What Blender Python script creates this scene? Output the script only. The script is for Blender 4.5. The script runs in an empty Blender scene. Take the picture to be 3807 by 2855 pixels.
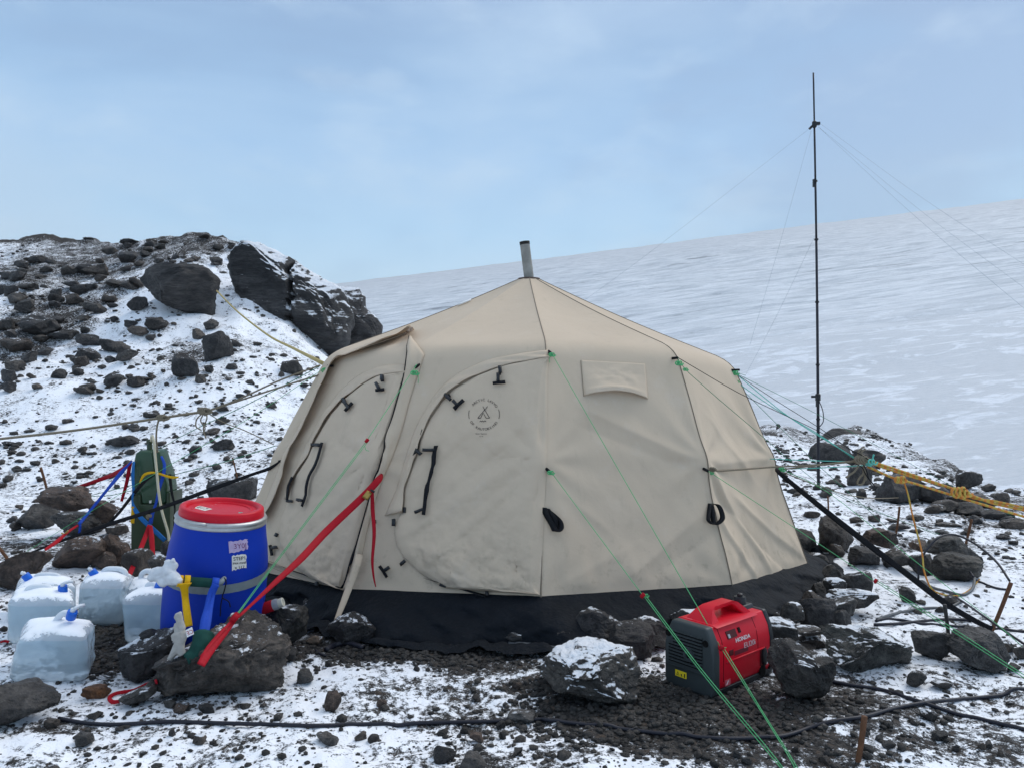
import bpy, bmesh, math, random
import numpy as np
from mathutils import Vector, Matrix, Euler
from mathutils.bvhtree import BVHTree
R = math.radians
C = bpy.context.scene.collection
random.seed(7)
# ------------------------------------------------------------------ camera model (photo pixels <-> rays)
PW, PF, PX, PY, CAMH = 3807.0, 2858.7, 1903.5, 1427.5, 1.35
FR = {'Q': (0, 0, 1.72107), 'R1': (0, 800, .6630), 'R2': (0, 1750, .6659), 'R3': (900, 1000, .7536), 'R4': (1900, 1100, .6932),
      'R5': (2700, 1400, .6629), 'R6': (1900, 2000, .5877), 'R7': (900, 2000, .5425), 'R8': (2700, 1900, .5757), 'R9': (2440, 2200, .26528),
      'R10': (0, 2080, .3014), 'R11': (400, 1580, .3495), 'R12': (580, 1800, .4219), 'R13': (2900, 230, .2833), 'R14': (0, 1650, .33156),
      'R15': (2500, 650, .6329), 'R16': (1700, 850, .33156), 'R17': (0, 2500, .4521), 'R18': (1000, 2350, .4521), 'R19': (1700, 1280, .36166),
      'R20': (950, 1200, .66313), 'R21': (3000, 1600, .36483)}
def sp(f, x, y):
    a = FR[f]; return (a[0] + x * a[2], a[1] + y * a[2])
def rayd(px): return ((px[0] - PX) / PF, 1.0, -(px[1] - PY) / PF)
def at(f, x, y, Y):
    d = rayd(sp(f, x, y)); return Vector((d[0] * Y, Y, CAMH + d[2] * Y))
def mpp(f, Y): return FR[f][2] * Y / PF          # metres per frame pixel at depth Y
# ------------------------------------------------------------------ numpy noise
_rng = np.random.RandomState(11)
_perm = np.concatenate([_rng.permutation(256)] * 3).astype(np.int64)
_grad = _rng.normal(size=(256, 3)); _grad /= np.linalg.norm(_grad, axis=1)[:, None]
def perlin(P):
    P = np.asarray(P, float); i = np.floor(P).astype(np.int64); f = P - i; i &= 255
    u = f * f * f * (f * (f * 6 - 15) + 10); r = 0
    for dx in (0, 1):
        for dy in (0, 1):
            for dz in (0, 1):
                h = _perm[_perm[_perm[i[:, 0] + dx] + i[:, 1] + dy] + i[:, 2] + dz]
                g = _grad[h]; d = (g[:, 0] * (f[:, 0] - dx) + g[:, 1] * (f[:, 1] - dy) + g[:, 2] * (f[:, 2] - dz))
                r = r + d * (u[:, 0] if dx else 1 - u[:, 0]) * (u[:, 1] if dy else 1 - u[:, 1]) * (u[:, 2] if dz else 1 - u[:, 2])
    return r * 1.5
def fbm(P, o=4, g=.5):
    P = np.asarray(P, float); a, s, r = 1., 1., 0
    for k in range(o):
        r = r + a * perlin(P * s + 17.3 * k); a *= g; s *= 2.03
    return r
def sstep(a, b, x):
    t = np.clip((x - a) / (b - a), 0, 1); return t * t * (3 - 2 * t)
# ------------------------------------------------------------------ materials
def mat(name): 
    m = bpy.data.materials.new(name); m.use_nodes = True; return m
class N:
    def __init__(s, m): s.m = m; s.t = m.node_tree; s.b = s.t.nodes.get('Principled BSDF')
    def n(s, typ, **kw):
        x = s.t.nodes.new(typ)
        for k, v in kw.items():
            if k[0] == '_': setattr(x, k[1:], v)
            else:
                key = k.replace('__', ' ')
                if isinstance(v, tuple) and len(v) == 2 and hasattr(v[0], 'outputs'): s.t.links.new(v[0].outputs[v[1]], x.inputs[key])
                elif hasattr(v, 'outputs'): s.t.links.new(v.outputs[0], x.inputs[key])
                else: x.inputs[key].default_value = v
        return x
    def math(s, op, a, b=None, c=None, clamp=False):
        x = s.t.nodes.new('ShaderNodeMath'); x.operation = op; x.use_clamp = clamp
        for i, v in enumerate((a, b, c)):
            if v is None: continue
            if isinstance(v, tuple): s.t.links.new(v[0].outputs[v[1]], x.inputs[i])
            elif hasattr(v, 'outputs'): s.t.links.new(v.outputs[0], x.inputs[i])
            else: x.inputs[i].default_value = v
        return x
    def mix(s, f, a, b, blend='MIX'):
        x = s.t.nodes.new('ShaderNodeMix'); x.data_type = 'RGBA'; x.blend_type = blend
        for i, v in ((0, f), (6, a), (7, b)):
            if isinstance(v, tuple) and hasattr(v[0], 'outputs'): s.t.links.new(v[0].outputs[v[1]], x.inputs[i])
            elif hasattr(v, 'outputs'): s.t.links.new(v.outputs[2 if v.bl_idname == 'ShaderNodeMix' else 0], x.inputs[i])
            else: x.inputs[i].default_value = (v + (1,)) if isinstance(v, tuple) and len(v) == 3 else v
        return x
    def noise(s, vec, scale, detail=4, rough=.55, dist=0.0):
        x = s.t.nodes.new('ShaderNodeTexNoise'); x.inputs['Scale'].default_value = scale; x.inputs['Detail'].default_value = detail
        x.inputs['Roughness'].default_value = rough; x.inputs['Distortion'].default_value = dist
        if vec is not None: s.l(vec, x.inputs['Vector'])
        return x
    def l(s, a, sock):
        o = a[0].outputs[a[1]] if isinstance(a, tuple) else a.outputs[2 if a.bl_idname == 'ShaderNodeMix' else 0]
        s.t.links.new(o, sock)
    def smooth(s, v, a, b):
        x = s.t.nodes.new('ShaderNodeMapRange'); x.interpolation_type = 'SMOOTHSTEP'
        s.l(v, x.inputs[0]); x.inputs[1].default_value = a; x.inputs[2].default_value = b; return x
    def bump(s, h, strength, dist, nrm=None):
        x = s.t.nodes.new('ShaderNodeBump'); x.inputs['Strength'].default_value = strength; x.inputs['Distance'].default_value = dist
        s.l(h, x.inputs['Height'])
        if nrm: s.l(nrm, x.inputs['Normal'])
        return x
def simple(name, col, rough=.6, metal=0, var=.12, scale=40, bump=0., spec=None, bdist=.002):
    if spec is None: spec = .12 if ('webbing' in name or 'cord' in name or 'rope' in name or 'hole' in name or 'cav' in name) else .35
    m = mat(name); k = N(m); tc = k.n('ShaderNodeTexCoord'); nz = k.noise((tc, 'Object'), scale, 5, .6)
    lo = tuple(c * (1 - var) for c in col); hi = tuple(min(1, c * (1 + var)) for c in col)
    mx = k.mix(nz, lo, hi); k.l(mx, k.b.inputs['Base Color'])
    k.b.inputs['Roughness'].default_value = rough; k.b.inputs['Metallic'].default_value = metal
    k.b.inputs['Specular IOR Level'].default_value = spec
    if bump: k.l(k.bump(nz, bump, bdist), k.b.inputs['Normal'])
    return m
def ground_mat():
    m = mat('snowy_gravel'); k = N(m); g = k.n('ShaderNodeNewGeometry'); P = (g, 'Position')
    at_ = k.n('ShaderNodeAttribute', _attribute_name='bare')
    fine = k.noise(P, 24, 7, .72); mid = k.noise(P, 3.2, 5, .6); big = k.noise(P, .45, 3, .5)
    c = k.math('MULTIPLY', fine, 1.05); c = k.math('MULTIPLY_ADD', mid, .62, c); c = k.math('MULTIPLY_ADD', big, .30, c)
    c = k.math('MULTIPLY_ADD', (at_, 'Fac'), -.40, c); fin = k.noise(P, 120, 3, .75); c = k.math('MULTIPLY_ADD', fin, .55, c)
    vor = k.n('ShaderNodeTexVoronoi', Scale=42.0); k.l(P, vor.inputs['Vector']); sep = k.n('ShaderNodeSeparateColor'); k.l((vor, 'Color'), sep.inputs[0]); c = k.math('MULTIPLY_ADD', (sep, 'Blue'), .13, c); snow = k.smooth(c, 1.135, 1.265)

    vor2 = k.n('ShaderNodeTexVoronoi', Scale=95.0); k.l(P, vor2.inputs['Vector'])

    gv = k.mix((sep, 'Red'), (.018, .017, .017), (.062, .055, .050)); gv2 = k.mix(k.smooth((sep, 'Green'), .8, .95), gv, (.060, .046, .037))
    sn = k.noise(P, 6, 3, .5); sc = k.mix(sn, (.80, .82, .87), (.90, .91, .93))
    col = k.mix(snow, gv2, sc); k.l(col, k.b.inputs['Base Color'])
    k.b.inputs['Roughness'].default_value = .85; k.b.inputs['Specular IOR Level'].default_value = .25
    h = k.math('MULTIPLY', (vor, 'Distance'), -.9); h = k.math('MULTIPLY_ADD', (vor2, 'Distance'), -.4, h)
    inv = k.math('SUBTRACT', 1.0, snow); h = k.math('MULTIPLY', h, inv)
    h = k.math('MULTIPLY_ADD', snow, .55, h); sb = k.noise(P, 60, 4, .6); h = k.math('MULTIPLY_ADD', sb, .25, h)
    k.l(k.bump(h, .9, .018), k.b.inputs['Normal']); return m
def rock_mat(name='basalt', sc=1.0):
    m = mat(name); k = N(m); tc = k.n('ShaderNodeTexCoord'); g = k.n('ShaderNodeNewGeometry'); P = (g, 'Position')
    oi = k.n('ShaderNodeObjectInfo'); off = k.n('ShaderNodeVectorMath', _operation='ADD'); k.l(P, off.inputs[0])
    cmb = k.n('ShaderNodeCombineXYZ'); rm = k.math('MULTIPLY', (oi, 'Random'), 37.0)
    for i in range(3): k.l(rm, cmb.inputs[i])
    k.l(cmb, off.inputs[1])
    if name != 'basalt':
        mpp_ = k.n('ShaderNodeMapping'); k.l(off, mpp_.inputs['Vector']); mpp_.inputs['Rotation'].default_value = (0, R(38), 0); mpp_.inputs['Scale'].default_value = (.45, .8, 2.4); off = mpp_
    n1 = k.noise(off, 4.5 * sc, 8, .68, .4); n2 = k.noise(off, 26 * sc, 6, .7); vor = k.n('ShaderNodeTexVoronoi', Scale=38.0 * sc); k.l(off, vor.inputs['Vector'])
    v = k.smooth(n1, .3, .72); base = k.mix(v, (.46, .46, .48), (1.95, 1.86, 1.75)); b2 = k.mix(k.smooth(n2, .32, .72), (.45, .45, .46), (1.5, 1.47, 1.42))
    bb = k.mix(1.0, base, b2, 'MULTIPLY'); bc = k.mix(1.0, bb, (oi, 'Color'), 'MULTIPLY')
    pit = k.smooth((vor, 'Distance'), .05, .25); bc = k.mix(k.math('MULTIPLY_ADD', pit, .5, .5), (.012, .012, .012), bc)
    # snow lying on the upward faces
    sx = k.n('ShaderNodeSeparateXYZ'); k.l((g, 'Normal'), sx.inputs[0])
    sn = k.noise(off, 11 * sc, 8, .74); s1 = k.math('MULTIPLY_ADD', sn, 2.0, (sx, 2)); s1 = k.math('MULTIPLY_ADD', (oi, 'Alpha'), .95, s1)
    snow = k.smooth(s1, 2.18, 2.30)
    col = k.mix(snow, bc, (.85, .87, .91)); k.l(col, k.b.inputs['Base Color'])
    rr = k.math('MULTIPLY_ADD', n2, .35, .42); k.l(rr, k.b.inputs['Roughness']); k.b.inputs['Specular IOR Level'].default_value = .36
    h = k.math('MULTIPLY_ADD', n2, .55, n1); h = k.math('MULTIPLY_ADD', pit, .12, h); h = k.math('MULTIPLY_ADD', snow, .25, h)
    k.l(k.bump(h, 1.0, .045 / sc), k.b.inputs['Normal']); return m
def glacier_mat():
    m = mat('glacier_ice'); k = N(m); g = k.n('ShaderNodeNewGeometry')
    mp = k.n('ShaderNodeMapping'); k.l((g, 'Position'), mp.inputs['Vector']); mp.inputs['Rotation'].default_value = (0, 0, R(-5)); 
    st = k.n('ShaderNodeMapping'); k.l(mp, st.inputs['Vector']); st.inputs['Scale'].default_value = (.30, 1, .5)
    st2 = k.n('ShaderNodeMapping'); k.l(mp, st2.inputs['Vector']); st2.inputs['Scale'].default_value = (.62, 1, .5)
    sy = k.n('ShaderNodeSeparateXYZ'); k.l((g, 'Position'), sy.inputs[0])
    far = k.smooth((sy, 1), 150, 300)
    st3 = k.n('ShaderNodeMapping'); k.l(mp, st3.inputs['Vector']); st3.inputs['Scale'].default_value = (.11, 1, .5)
    n1 = k.noise(st, .11, 9, .74, .3); n2 = k.noise(st2, .17, 8, .66, .8); n3 = k.noise(st3, .11, 5, .66, .3); n4 = k.noise(st, 1.5, 6, .75); n5 = k.noise(st3, .32, 6, .72)
    patch = k.smooth(n2, .50, .60)
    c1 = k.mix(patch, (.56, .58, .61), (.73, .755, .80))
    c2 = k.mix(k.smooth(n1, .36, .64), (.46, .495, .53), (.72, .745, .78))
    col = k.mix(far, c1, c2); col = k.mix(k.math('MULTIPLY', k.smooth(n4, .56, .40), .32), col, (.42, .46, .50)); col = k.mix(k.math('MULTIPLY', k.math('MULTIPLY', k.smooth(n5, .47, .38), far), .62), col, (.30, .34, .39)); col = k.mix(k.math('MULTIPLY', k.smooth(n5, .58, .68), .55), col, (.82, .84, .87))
    cr = k.smooth(n1, .40, .33); cr2 = k.noise(st2, .012, 3, .5); crm = k.math('MULTIPLY', cr, k.smooth(cr2, .42, .6)); crm = k.math('MULTIPLY', crm, k.math('MULTIPLY_ADD', far, .75, .05))
    col = k.mix(crm, col, (.20, .235, .27))
    cr3 = k.math('MULTIPLY', k.smooth(n3, .375, .345), far); col = k.mix(k.math('MULTIPLY', cr3, .9), col, (.22, .24, .27))
    k.l(col, k.b.inputs['Base Color']); k.b.inputs['Roughness'].default_value = .75; k.b.inputs['Specular IOR Level'].default_value = .2
    h = k.math('MULTIPLY_ADD', n3, .35, n1); h = k.math('MULTIPLY_ADD', patch, .12, h)
    k.l(k.bump(h, .35, 2.0), k.b.inputs['Normal']); return m
def canvas_mat():
    m = mat('beige_canvas'); k = N(m); tc = k.n('ShaderNodeTexCoord'); g = k.n('ShaderNodeNewGeometry'); P = (g, 'Position')
    n1 = k.noise(P, 2.2, 6, .62); n2 = k.noise(P, 14, 5, .7); weave = k.noise(P, 420, 2, .6)
    col = k.mix(n1, (.515, .408, .300), (.60, .484, .363))
    sx = k.n('ShaderNodeSeparateXYZ'); k.l(P, sx.inputs[0])
    low = k.smooth((sx, 2), .75, .2); d = k.math('MULTIPLY', k.smooth(n2, .53, .70), low); d = k.math('MULTIPLY', d, .30)
    col = k.mix(d, col, (.20, .165, .125))
    st = k.n('ShaderNodeMapping'); k.l(P, st.inputs['Vector']); st.inputs['Scale'].default_value = (9, 9, 1.2); n3 = k.noise(st, 1.0, 5, .7)
    col = k.mix(k.math('MULTIPLY', k.smooth(n3, .56, .75), .16), col, (.25, .21, .165))
    pale = k.noise(P, 5, 6, .7); col = k.mix(k.math('MULTIPLY', k.smooth(pale, .55, .75), .18), col, (.66, .60, .53))
    k.l(col, k.b.inputs['Base Color']); k.b.inputs['Roughness'].default_value = .88; k.b.inputs['Specular IOR Level'].default_value = .15
    k.b.inputs['Sheen Weight'].default_value = .05
    h = k.math('MULTIPLY_ADD', weave, .03, k.math('MULTIPLY', n2, .25)); wr = k.noise(P, 5.5, 4, .55, .8); h = k.math('MULTIPLY_ADD', wr, .8, h)
    k.l(k.bump(h, .35, .012), k.b.inputs['Normal']); return m
M = {}
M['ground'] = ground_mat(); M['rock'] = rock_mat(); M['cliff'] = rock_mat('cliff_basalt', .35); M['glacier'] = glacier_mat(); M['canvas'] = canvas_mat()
M['black_canvas'] = simple('black_canvas', (.006, .008, .0115), .72, var=.4, scale=7, bump=.9, bdist=.04, spec=.14)
M['black_strap'] = simple('black_webbing', (.012, .012, .014), .7, var=.3, scale=200, bump=.3)
M['black_plastic'] = simple('black_plastic', (.014, .015, .017), .42, var=.25, scale=30)
M['cable'] = simple('black_cable', (.014, .014, .022), .5, var=.4, scale=60)
M['grey_cable'] = simple('grey_hose', (.10, .105, .11), .5, var=.3, scale=60)
M['green_rope'] = simple('green_cord', (.10, .42, .17), .6, var=.3, scale=300, bump=.3)
M['dark_green_rope'] = simple('dark_green_cord', (.03, .19, .10), .6, var=.3, scale=300)
M['teal_rope'] = simple('teal_cord', (.13, .48, .40), .6, var=.25, scale=300)
M['tan_rope'] = simple('tan_rope', (.21, .175, .125), .8, var=.5, scale=130, bump=.6)
M['thin_wire'] = simple('thin_wire', (.26, .31, .38), .6)
M['red_strap'] = simple('red_webbing', (.36, .008, .018), .62, var=.3, scale=120, bump=.25)
M['blue_strap'] = simple('blue_webbing', (.02, .07, .42), .6, var=.25, scale=120, bump=.25)
M['light_blue_strap'] = simple('light_blue_webbing', (.02, .14, .40), .6, var=.25, scale=120)
M['yellow_strap'] = simple('yellow_webbing', (.72, .40, .012), .6, var=.2, scale=120, bump=.25)
M['rust'] = simple('rusty_iron', (.11, .048, .022), .8, var=.6, scale=60, bump=.6)
M['iron'] = simple('dark_iron', (.03, .027, .026), .6, var=.4, scale=60, bump=.4)
M['red_plastic'] = simple('red_plastic', (.46, .008, .016), .36, var=.15, scale=14)
M['lid_red'] = None
M['steel'] = simple('galvanised_steel', (.42, .43, .43), .45, .8, var=.25, scale=30)
M['flue'] = simple('sooty_flue_steel', (.27, .26, .235), .6, .2, var=.55, scale=14, bump=.2)
M['soot'] = simple('soot', (.02, .018, .017), .9)
M['charcoal'] = simple('charcoal_plastic', (.036, .044, .046), .5, var=.2, scale=20)
M['dark_hole'] = simple('dark_cavity', (.006, .006, .006), .8)
M['white_paint'] = simple('white_print', (.80, .80, .80), .5, var=.05)
M['ink'] = simple('black_ink', (.015, .014, .016), .7)
M['label_yellow'] = simple('yellow_label', (.80, .60, .02), .5, var=.1)
M['paper'] = simple('worn_white_label', (.66, .63, .58), .8, var=.25, scale=60)
M['lilac'] = simple('lilac_tape', (.42, .33, .50), .7, var=.3, scale=50)
M['grey_tape'] = simple('grey_tape', (.17, .20, .21), .55, var=.35, scale=25)
M['olive'] = simple('olive_plastic', (.030, .048, .022), .38, var=.3, scale=10)
M['can_green'] = simple('green_plastic', (.028, .068, .036), .26, var=.25, scale=10)
M['seam'] = simple('brown_seam', (.20, .16, .12), .85, var=.3, scale=60)
M['white_plastic'] = simple('white_plastic', (.70, .74, .78), .4, var=.08)
M['cap_blue'] = simple('blue_cap_plastic', (.012, .13, .60), .35, var=.12)
M['plaid'] = simple('dark_green_webbing', (.012, .055, .045), .75, var=.7, scale=26)
M['glove'] = simple('grey_knit_glove', (.36, .345, .32), .9, var=.35, scale=40, bump=.5)
M['bag'] = simple('frosted_white_film', (.60, .62, .65), .45, var=.2, scale=18, bump=.4, bdist=.01)
M['brass'] = simple('brass', (.42, .28, .08), .45, .7)
M['clear_hose'] = simple('yellowed_clear_hose', (.50, .46, .33), .3, var=.2)
def stripe_mat():
    m = mat('orange_yellow_climbing_rope'); k = N(m); tc = k.n('ShaderNodeTexCoord')
    w = k.n('ShaderNodeTexWave', Scale=9.0, Distortion=5.0, Detail=2.0); k.l((tc, 'Object'), w.inputs['Vector'])
    col = k.mix(k.smooth(w, .45, .55), (.48, .34, .06), (.55, .20, .03)); k.l(col, k.b.inputs['Base Color']); k.b.inputs['Roughness'].default_value = .75
    return m
M['orange_rope'] = stripe_mat()
M['yellow_rope'] = simple('pale_yellow_rope', (.42, .33, .14), .8, var=.3, scale=60)
def drum_mat(name, col, snow=0, rough=.36):
    m = mat(name); k = N(m); g = k.n('ShaderNodeNewGeometry'); P = (g, 'Position'); n1 = k.noise(P, 5, 5, .6); n2 = k.noise(P, 30, 6, .7)
    c = k.mix(n1, tuple(x * .85 for x in col), tuple(x * 1.12 for x in col))
    scr = k.noise(P, 70, 3, .8); c = k.mix(k.math('MULTIPLY', k.smooth(scr, .66, .75), .14), c, (.30, .33, .45))
    if snow:
        sx = k.n('ShaderNodeSeparateXYZ'); k.l((g, 'Normal'), sx.inputs[0]); s1 = k.math('MULTIPLY_ADD', n2, .9, (sx, 2)); s1 = k.math('MULTIPLY_ADD', n1, .8, s1)
        c = k.mix(k.math('MULTIPLY', k.smooth(s1, 1.98, 2.2), .9 * snow), c, (.85, .86, .9))
    k.l(c, k.b.inputs['Base Color']); k.l(k.math('MULTIPLY_ADD', n1, .2, rough - .1), k.b.inputs['Roughness'])
    k.b.inputs['Specular IOR Level'].default_value = .18; k.l(k.bump(n1, .15, .01), k.b.inputs['Normal']); return m
M['drum_blue'] = drum_mat('blue_drum_plastic', (.001, .030, .34), rough=.5); M['lid_red'] = drum_mat('red_lid_plastic', (.55, .008, .022), 1)
M['gen_red'] = drum_mat('red_generator_shell', (.58, .008, .022), .5, .34)
def jug_mat():
    m = mat('translucent_jug'); k = N(m); g = k.n('ShaderNodeNewGeometry'); P = (g, 'Position'); n1 = k.noise(P, 6, 5, .6, .5); n2 = k.noise(P, 34, 6, .7)
    tc = k.n('ShaderNodeTexCoord'); gs = k.n('ShaderNodeSeparateXYZ'); k.l((tc, 'Generated'), gs.inputs[0])
    lvl = k.math('MULTIPLY_ADD', n1, .10, (gs, 2)); w = k.smooth(lvl, .80, .82)
    c = k.mix(n1, (.48, .62, .72), (.68, .78, .83)); fr = k.smooth(lvl, .30, .12); c = k.mix(k.math('MULTIPLY', fr, .6), c, (.66, .72, .74))
    c = k.mix(w, c, (.74, .78, .83))
    sx = k.n('ShaderNodeSeparateXYZ'); k.l((g, 'Normal'), sx.inputs[0]); s1 = k.math('MULTIPLY_ADD', n2, 1.1, (sx, 2)); snow = k.smooth(s1, 1.22, 1.36)
    c = k.mix(snow, c, (.88, .90, .93)); k.l(c, k.b.inputs['Base Color'])
    k.l(k.math('MULTIPLY_ADD', snow, .6, .14), k.b.inputs['Roughness'])
    tr = k.math('MULTIPLY', k.math('SUBTRACT', 1.0, snow), .5); k.l(tr, k.b.inputs['Transmission Weight']); k.b.inputs['IOR'].default_value = 1.18
    h = k.math('MULTIPLY_ADD', n2, k.math('MULTIPLY', snow, .35), n1); k.l(k.bump(h, .3, .015), k.b.inputs['Normal']); return m
M['jug'] = jug_mat()
# ------------------------------------------------------------------ object helpers
def tag(o, label=None, cat=None, group=None, kind=None):
    if label: o['label'] = label
    if cat: o['category'] = cat
    if group: o['group'] = group
    if kind: o['kind'] = kind
    return o
def empty(name, loc, label, cat, group=None):
    o = bpy.data.objects.new(name, None); C.objects.link(o); o.location = loc; o.empty_display_size = .1
    return tag(o, label, cat, group)
def wloc(o):
    v = Vector((0, 0, 0))
    while o: v += o.location; o = o.parent
    return v
def npmesh(name, V, F, m, parent=None, smooth=True, loc=None):
    me = bpy.data.meshes.new(name); V = np.asarray(V, float)
    org = wloc(parent) if parent else (Vector(loc) if loc is not None else Vector((0, 0, 0)))
    V = V - np.array(org)
    if isinstance(F, np.ndarray):
        n, kf = F.shape
        me.vertices.add(len(V)); me.vertices.foreach_set('co', V.astype(np.float32).ravel()); me.loops.add(n * kf); me.loops.foreach_set('vertex_index', F.astype(np.int32).ravel())
        me.polygons.add(n); me.polygons.foreach_set('loop_start', np.arange(0, n * kf, kf, dtype=np.int32)); me.update(calc_edges=True); me.validate()
    else: me.from_pydata([tuple(v) for v in V], [], F); me.update()
    if smooth: me.polygons.foreach_set('use_smooth', [True] * len(me.polygons))
    me.materials.append(m); o = bpy.data.objects.new(name, me); C.objects.link(o)
    if parent: o.parent = parent
    else: o.location = org
    return o
class MB:
    def __init__(s): s.v = []; s.f = []
    def add(s, V, F):
        b = len(s.v); s.v += [tuple(x) for x in V]; s.f += [tuple(i + b for i in f) for f in F]; return s
    def grid(s, G):                       # G[r][c] points
        b = len(s.v); r, c = len(G), len(G[0])
        for row in G: s.v += [tuple(p) for p in row]
        s.f += [(b + i * c + j, b + i * c + j + 1, b + (i + 1) * c + j + 1, b + (i + 1) * c + j) for i in range(r - 1) for j in range(c - 1)]; return s
    def tube(s, P, r, n=7, r2=None, caps=True):
        P = [Vector(p) for p in P]; b = len(s.v); up = None; k = len(P)
        for i, p in enumerate(P):
            t = (P[min(i + 1, k - 1)] - P[max(i - 1, 0)]).normalized()
            if up is None: up = Vector((0, 0, 1)) if abs(t.z) < .9 else Vector((1, 0, 0))
            a = t.cross(up); a = a.normalized() if a.length > 1e-6 else t.orthogonal().normalized(); up = a.cross(t).normalized()
            rr = r if r2 is None else r + (r2 - r) * i / (k - 1)
            for j in range(n):
                w = 2 * math.pi * j / n; s.v.append(tuple(p + (a * math.cos(w) + up * math.sin(w)) * rr))
        s.f += [(b + i * n + j, b + i * n + (j + 1) % n, b + (i + 1) * n + (j + 1) % n, b + (i + 1) * n + j) for i in range(k - 1) for j in range(n)]
        if caps: s.f += [tuple(b + j for j in reversed(range(n))), tuple(b + (k - 1) * n + j for j in range(n))]
        return s
    def box(s, c, sz, M3=None):
        V = [Vector(((x - .5) * sz[0], (y - .5) * sz[1], (z - .5) * sz[2])) for x in (0, 1) for y in (0, 1) for z in (0, 1)]
        if M3: V = [M3 @ v for v in V]
        return s.add([Vector(c) + v for v in V], [(0, 1, 3, 2), (4, 6, 7, 5), (0, 4, 5, 1), (2, 3, 7, 6), (0, 2, 6, 4), (1, 5, 7, 3)])
    def lathe(s, prof, n=48, X=None):
        X = X or Matrix.Identity(4); b = len(s.v); k = len(prof)
        for r, z in prof:
            for j in range(n):
                w = 2 * math.pi * j / n; s.v.append(tuple(X @ Vector((r * math.cos(w), r * math.sin(w), z))))
        s.f += [(b + i * n + j, b + i * n + (j + 1) % n, b + (i + 1) * n + (j + 1) % n, b + (i + 1) * n + j) for i in range(k - 1) for j in range(n)]
        return s
    def prism(s, poly, d0, d1, fn):       # poly [(a,b)], fn(a,b,d)->point
        n = len(poly); b = len(s.v)
        for d in (d0, d1): s.v += [tuple(fn(a, c, d)) for a, c in poly]
        s.f += [tuple(b + i for i in range(n)), tuple(b + n + i for i in reversed(range(n)))] + [(b + i, b + n + i, b + n + (i + 1) % n, b + (i + 1) % n) for i in range(n)]
        return s
    def build(s, name, m, parent=None, smooth=True, loc=None, bevel=0, solid=0, angle=None, seg=2):
        o = npmesh(name, s.v, s.f, m, parent, smooth, loc)
        bm = bmesh.new(); bm.from_mesh(o.data); bmesh.ops.recalc_face_normals(bm, faces=bm.faces)
        if bevel:
            es = [e for e in bm.edges if len(e.link_faces) == 2 and e.calc_face_angle(0) > .6]
            bmesh.ops.bevel(bm, geom=es, offset=bevel, segments=seg, affect='EDGES', clamp_overlap=True, profile=.6)
        if angle is not None:
            for e in bm.edges: e.smooth = not (len(e.link_faces) == 2 and e.calc_face_angle(0) > R(angle))
        bm.to_mesh(o.data); bm.free()
        if smooth: o.data.polygons.foreach_set('use_smooth', [True] * len(o.data.polygons))
        if solid:
            md = o.modifiers.new('thick', 'SOLIDIFY'); md.thickness = solid; md.offset = 0
        return o
def crom(P, n):
    """catmull-rom resample of control points"""
    P = [Vector(p) for p in P]
    if len(P) == 2: return [P[0].lerp(P[1], i / n) for i in range(n + 1)]
    Q = [P[0] * 2 - P[1]] + P + [P[-1] * 2 - P[-2]]; out = []
    L = [(P[i + 1] - P[i]).length for i in range(len(P) - 1)]; T = sum(L) or 1
    for i in range(len(P) - 1):
        m = max(2, int(round(n * L[i] / T))); a, b, c, d = Q[i:i + 4]
        for j in range(m):
            t = j / m; out.append(.5 * ((2 * b) + (c - a) * t + (2 * a - 5 * b + 4 * c - d) * t * t + (3 * b - a - 3 * c + d) * t ** 3))
    out.append(P[-1]); return out
def text2d(s, size=1.0):
    cu = bpy.data.curves.new('t', 'FONT'); cu.body = s; cu.size = size; cu.align_x = 'CENTER'; cu.align_y = 'CENTER'; cu.resolution_u = 3
    o = bpy.data.objects.new('t', cu); C.objects.link(o); bpy.context.view_layer.update()
    me = bpy.data.meshes.new_from_object(o.evaluated_get(bpy.context.evaluated_depsgraph_get()))
    V = [(v.co.x, v.co.y) for v in me.vertices]; F = [tuple(p.vertices) for p in me.polygons]
    bpy.data.objects.remove(o); bpy.data.curves.remove(cu); bpy.data.meshes.remove(me); return V, F
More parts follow.
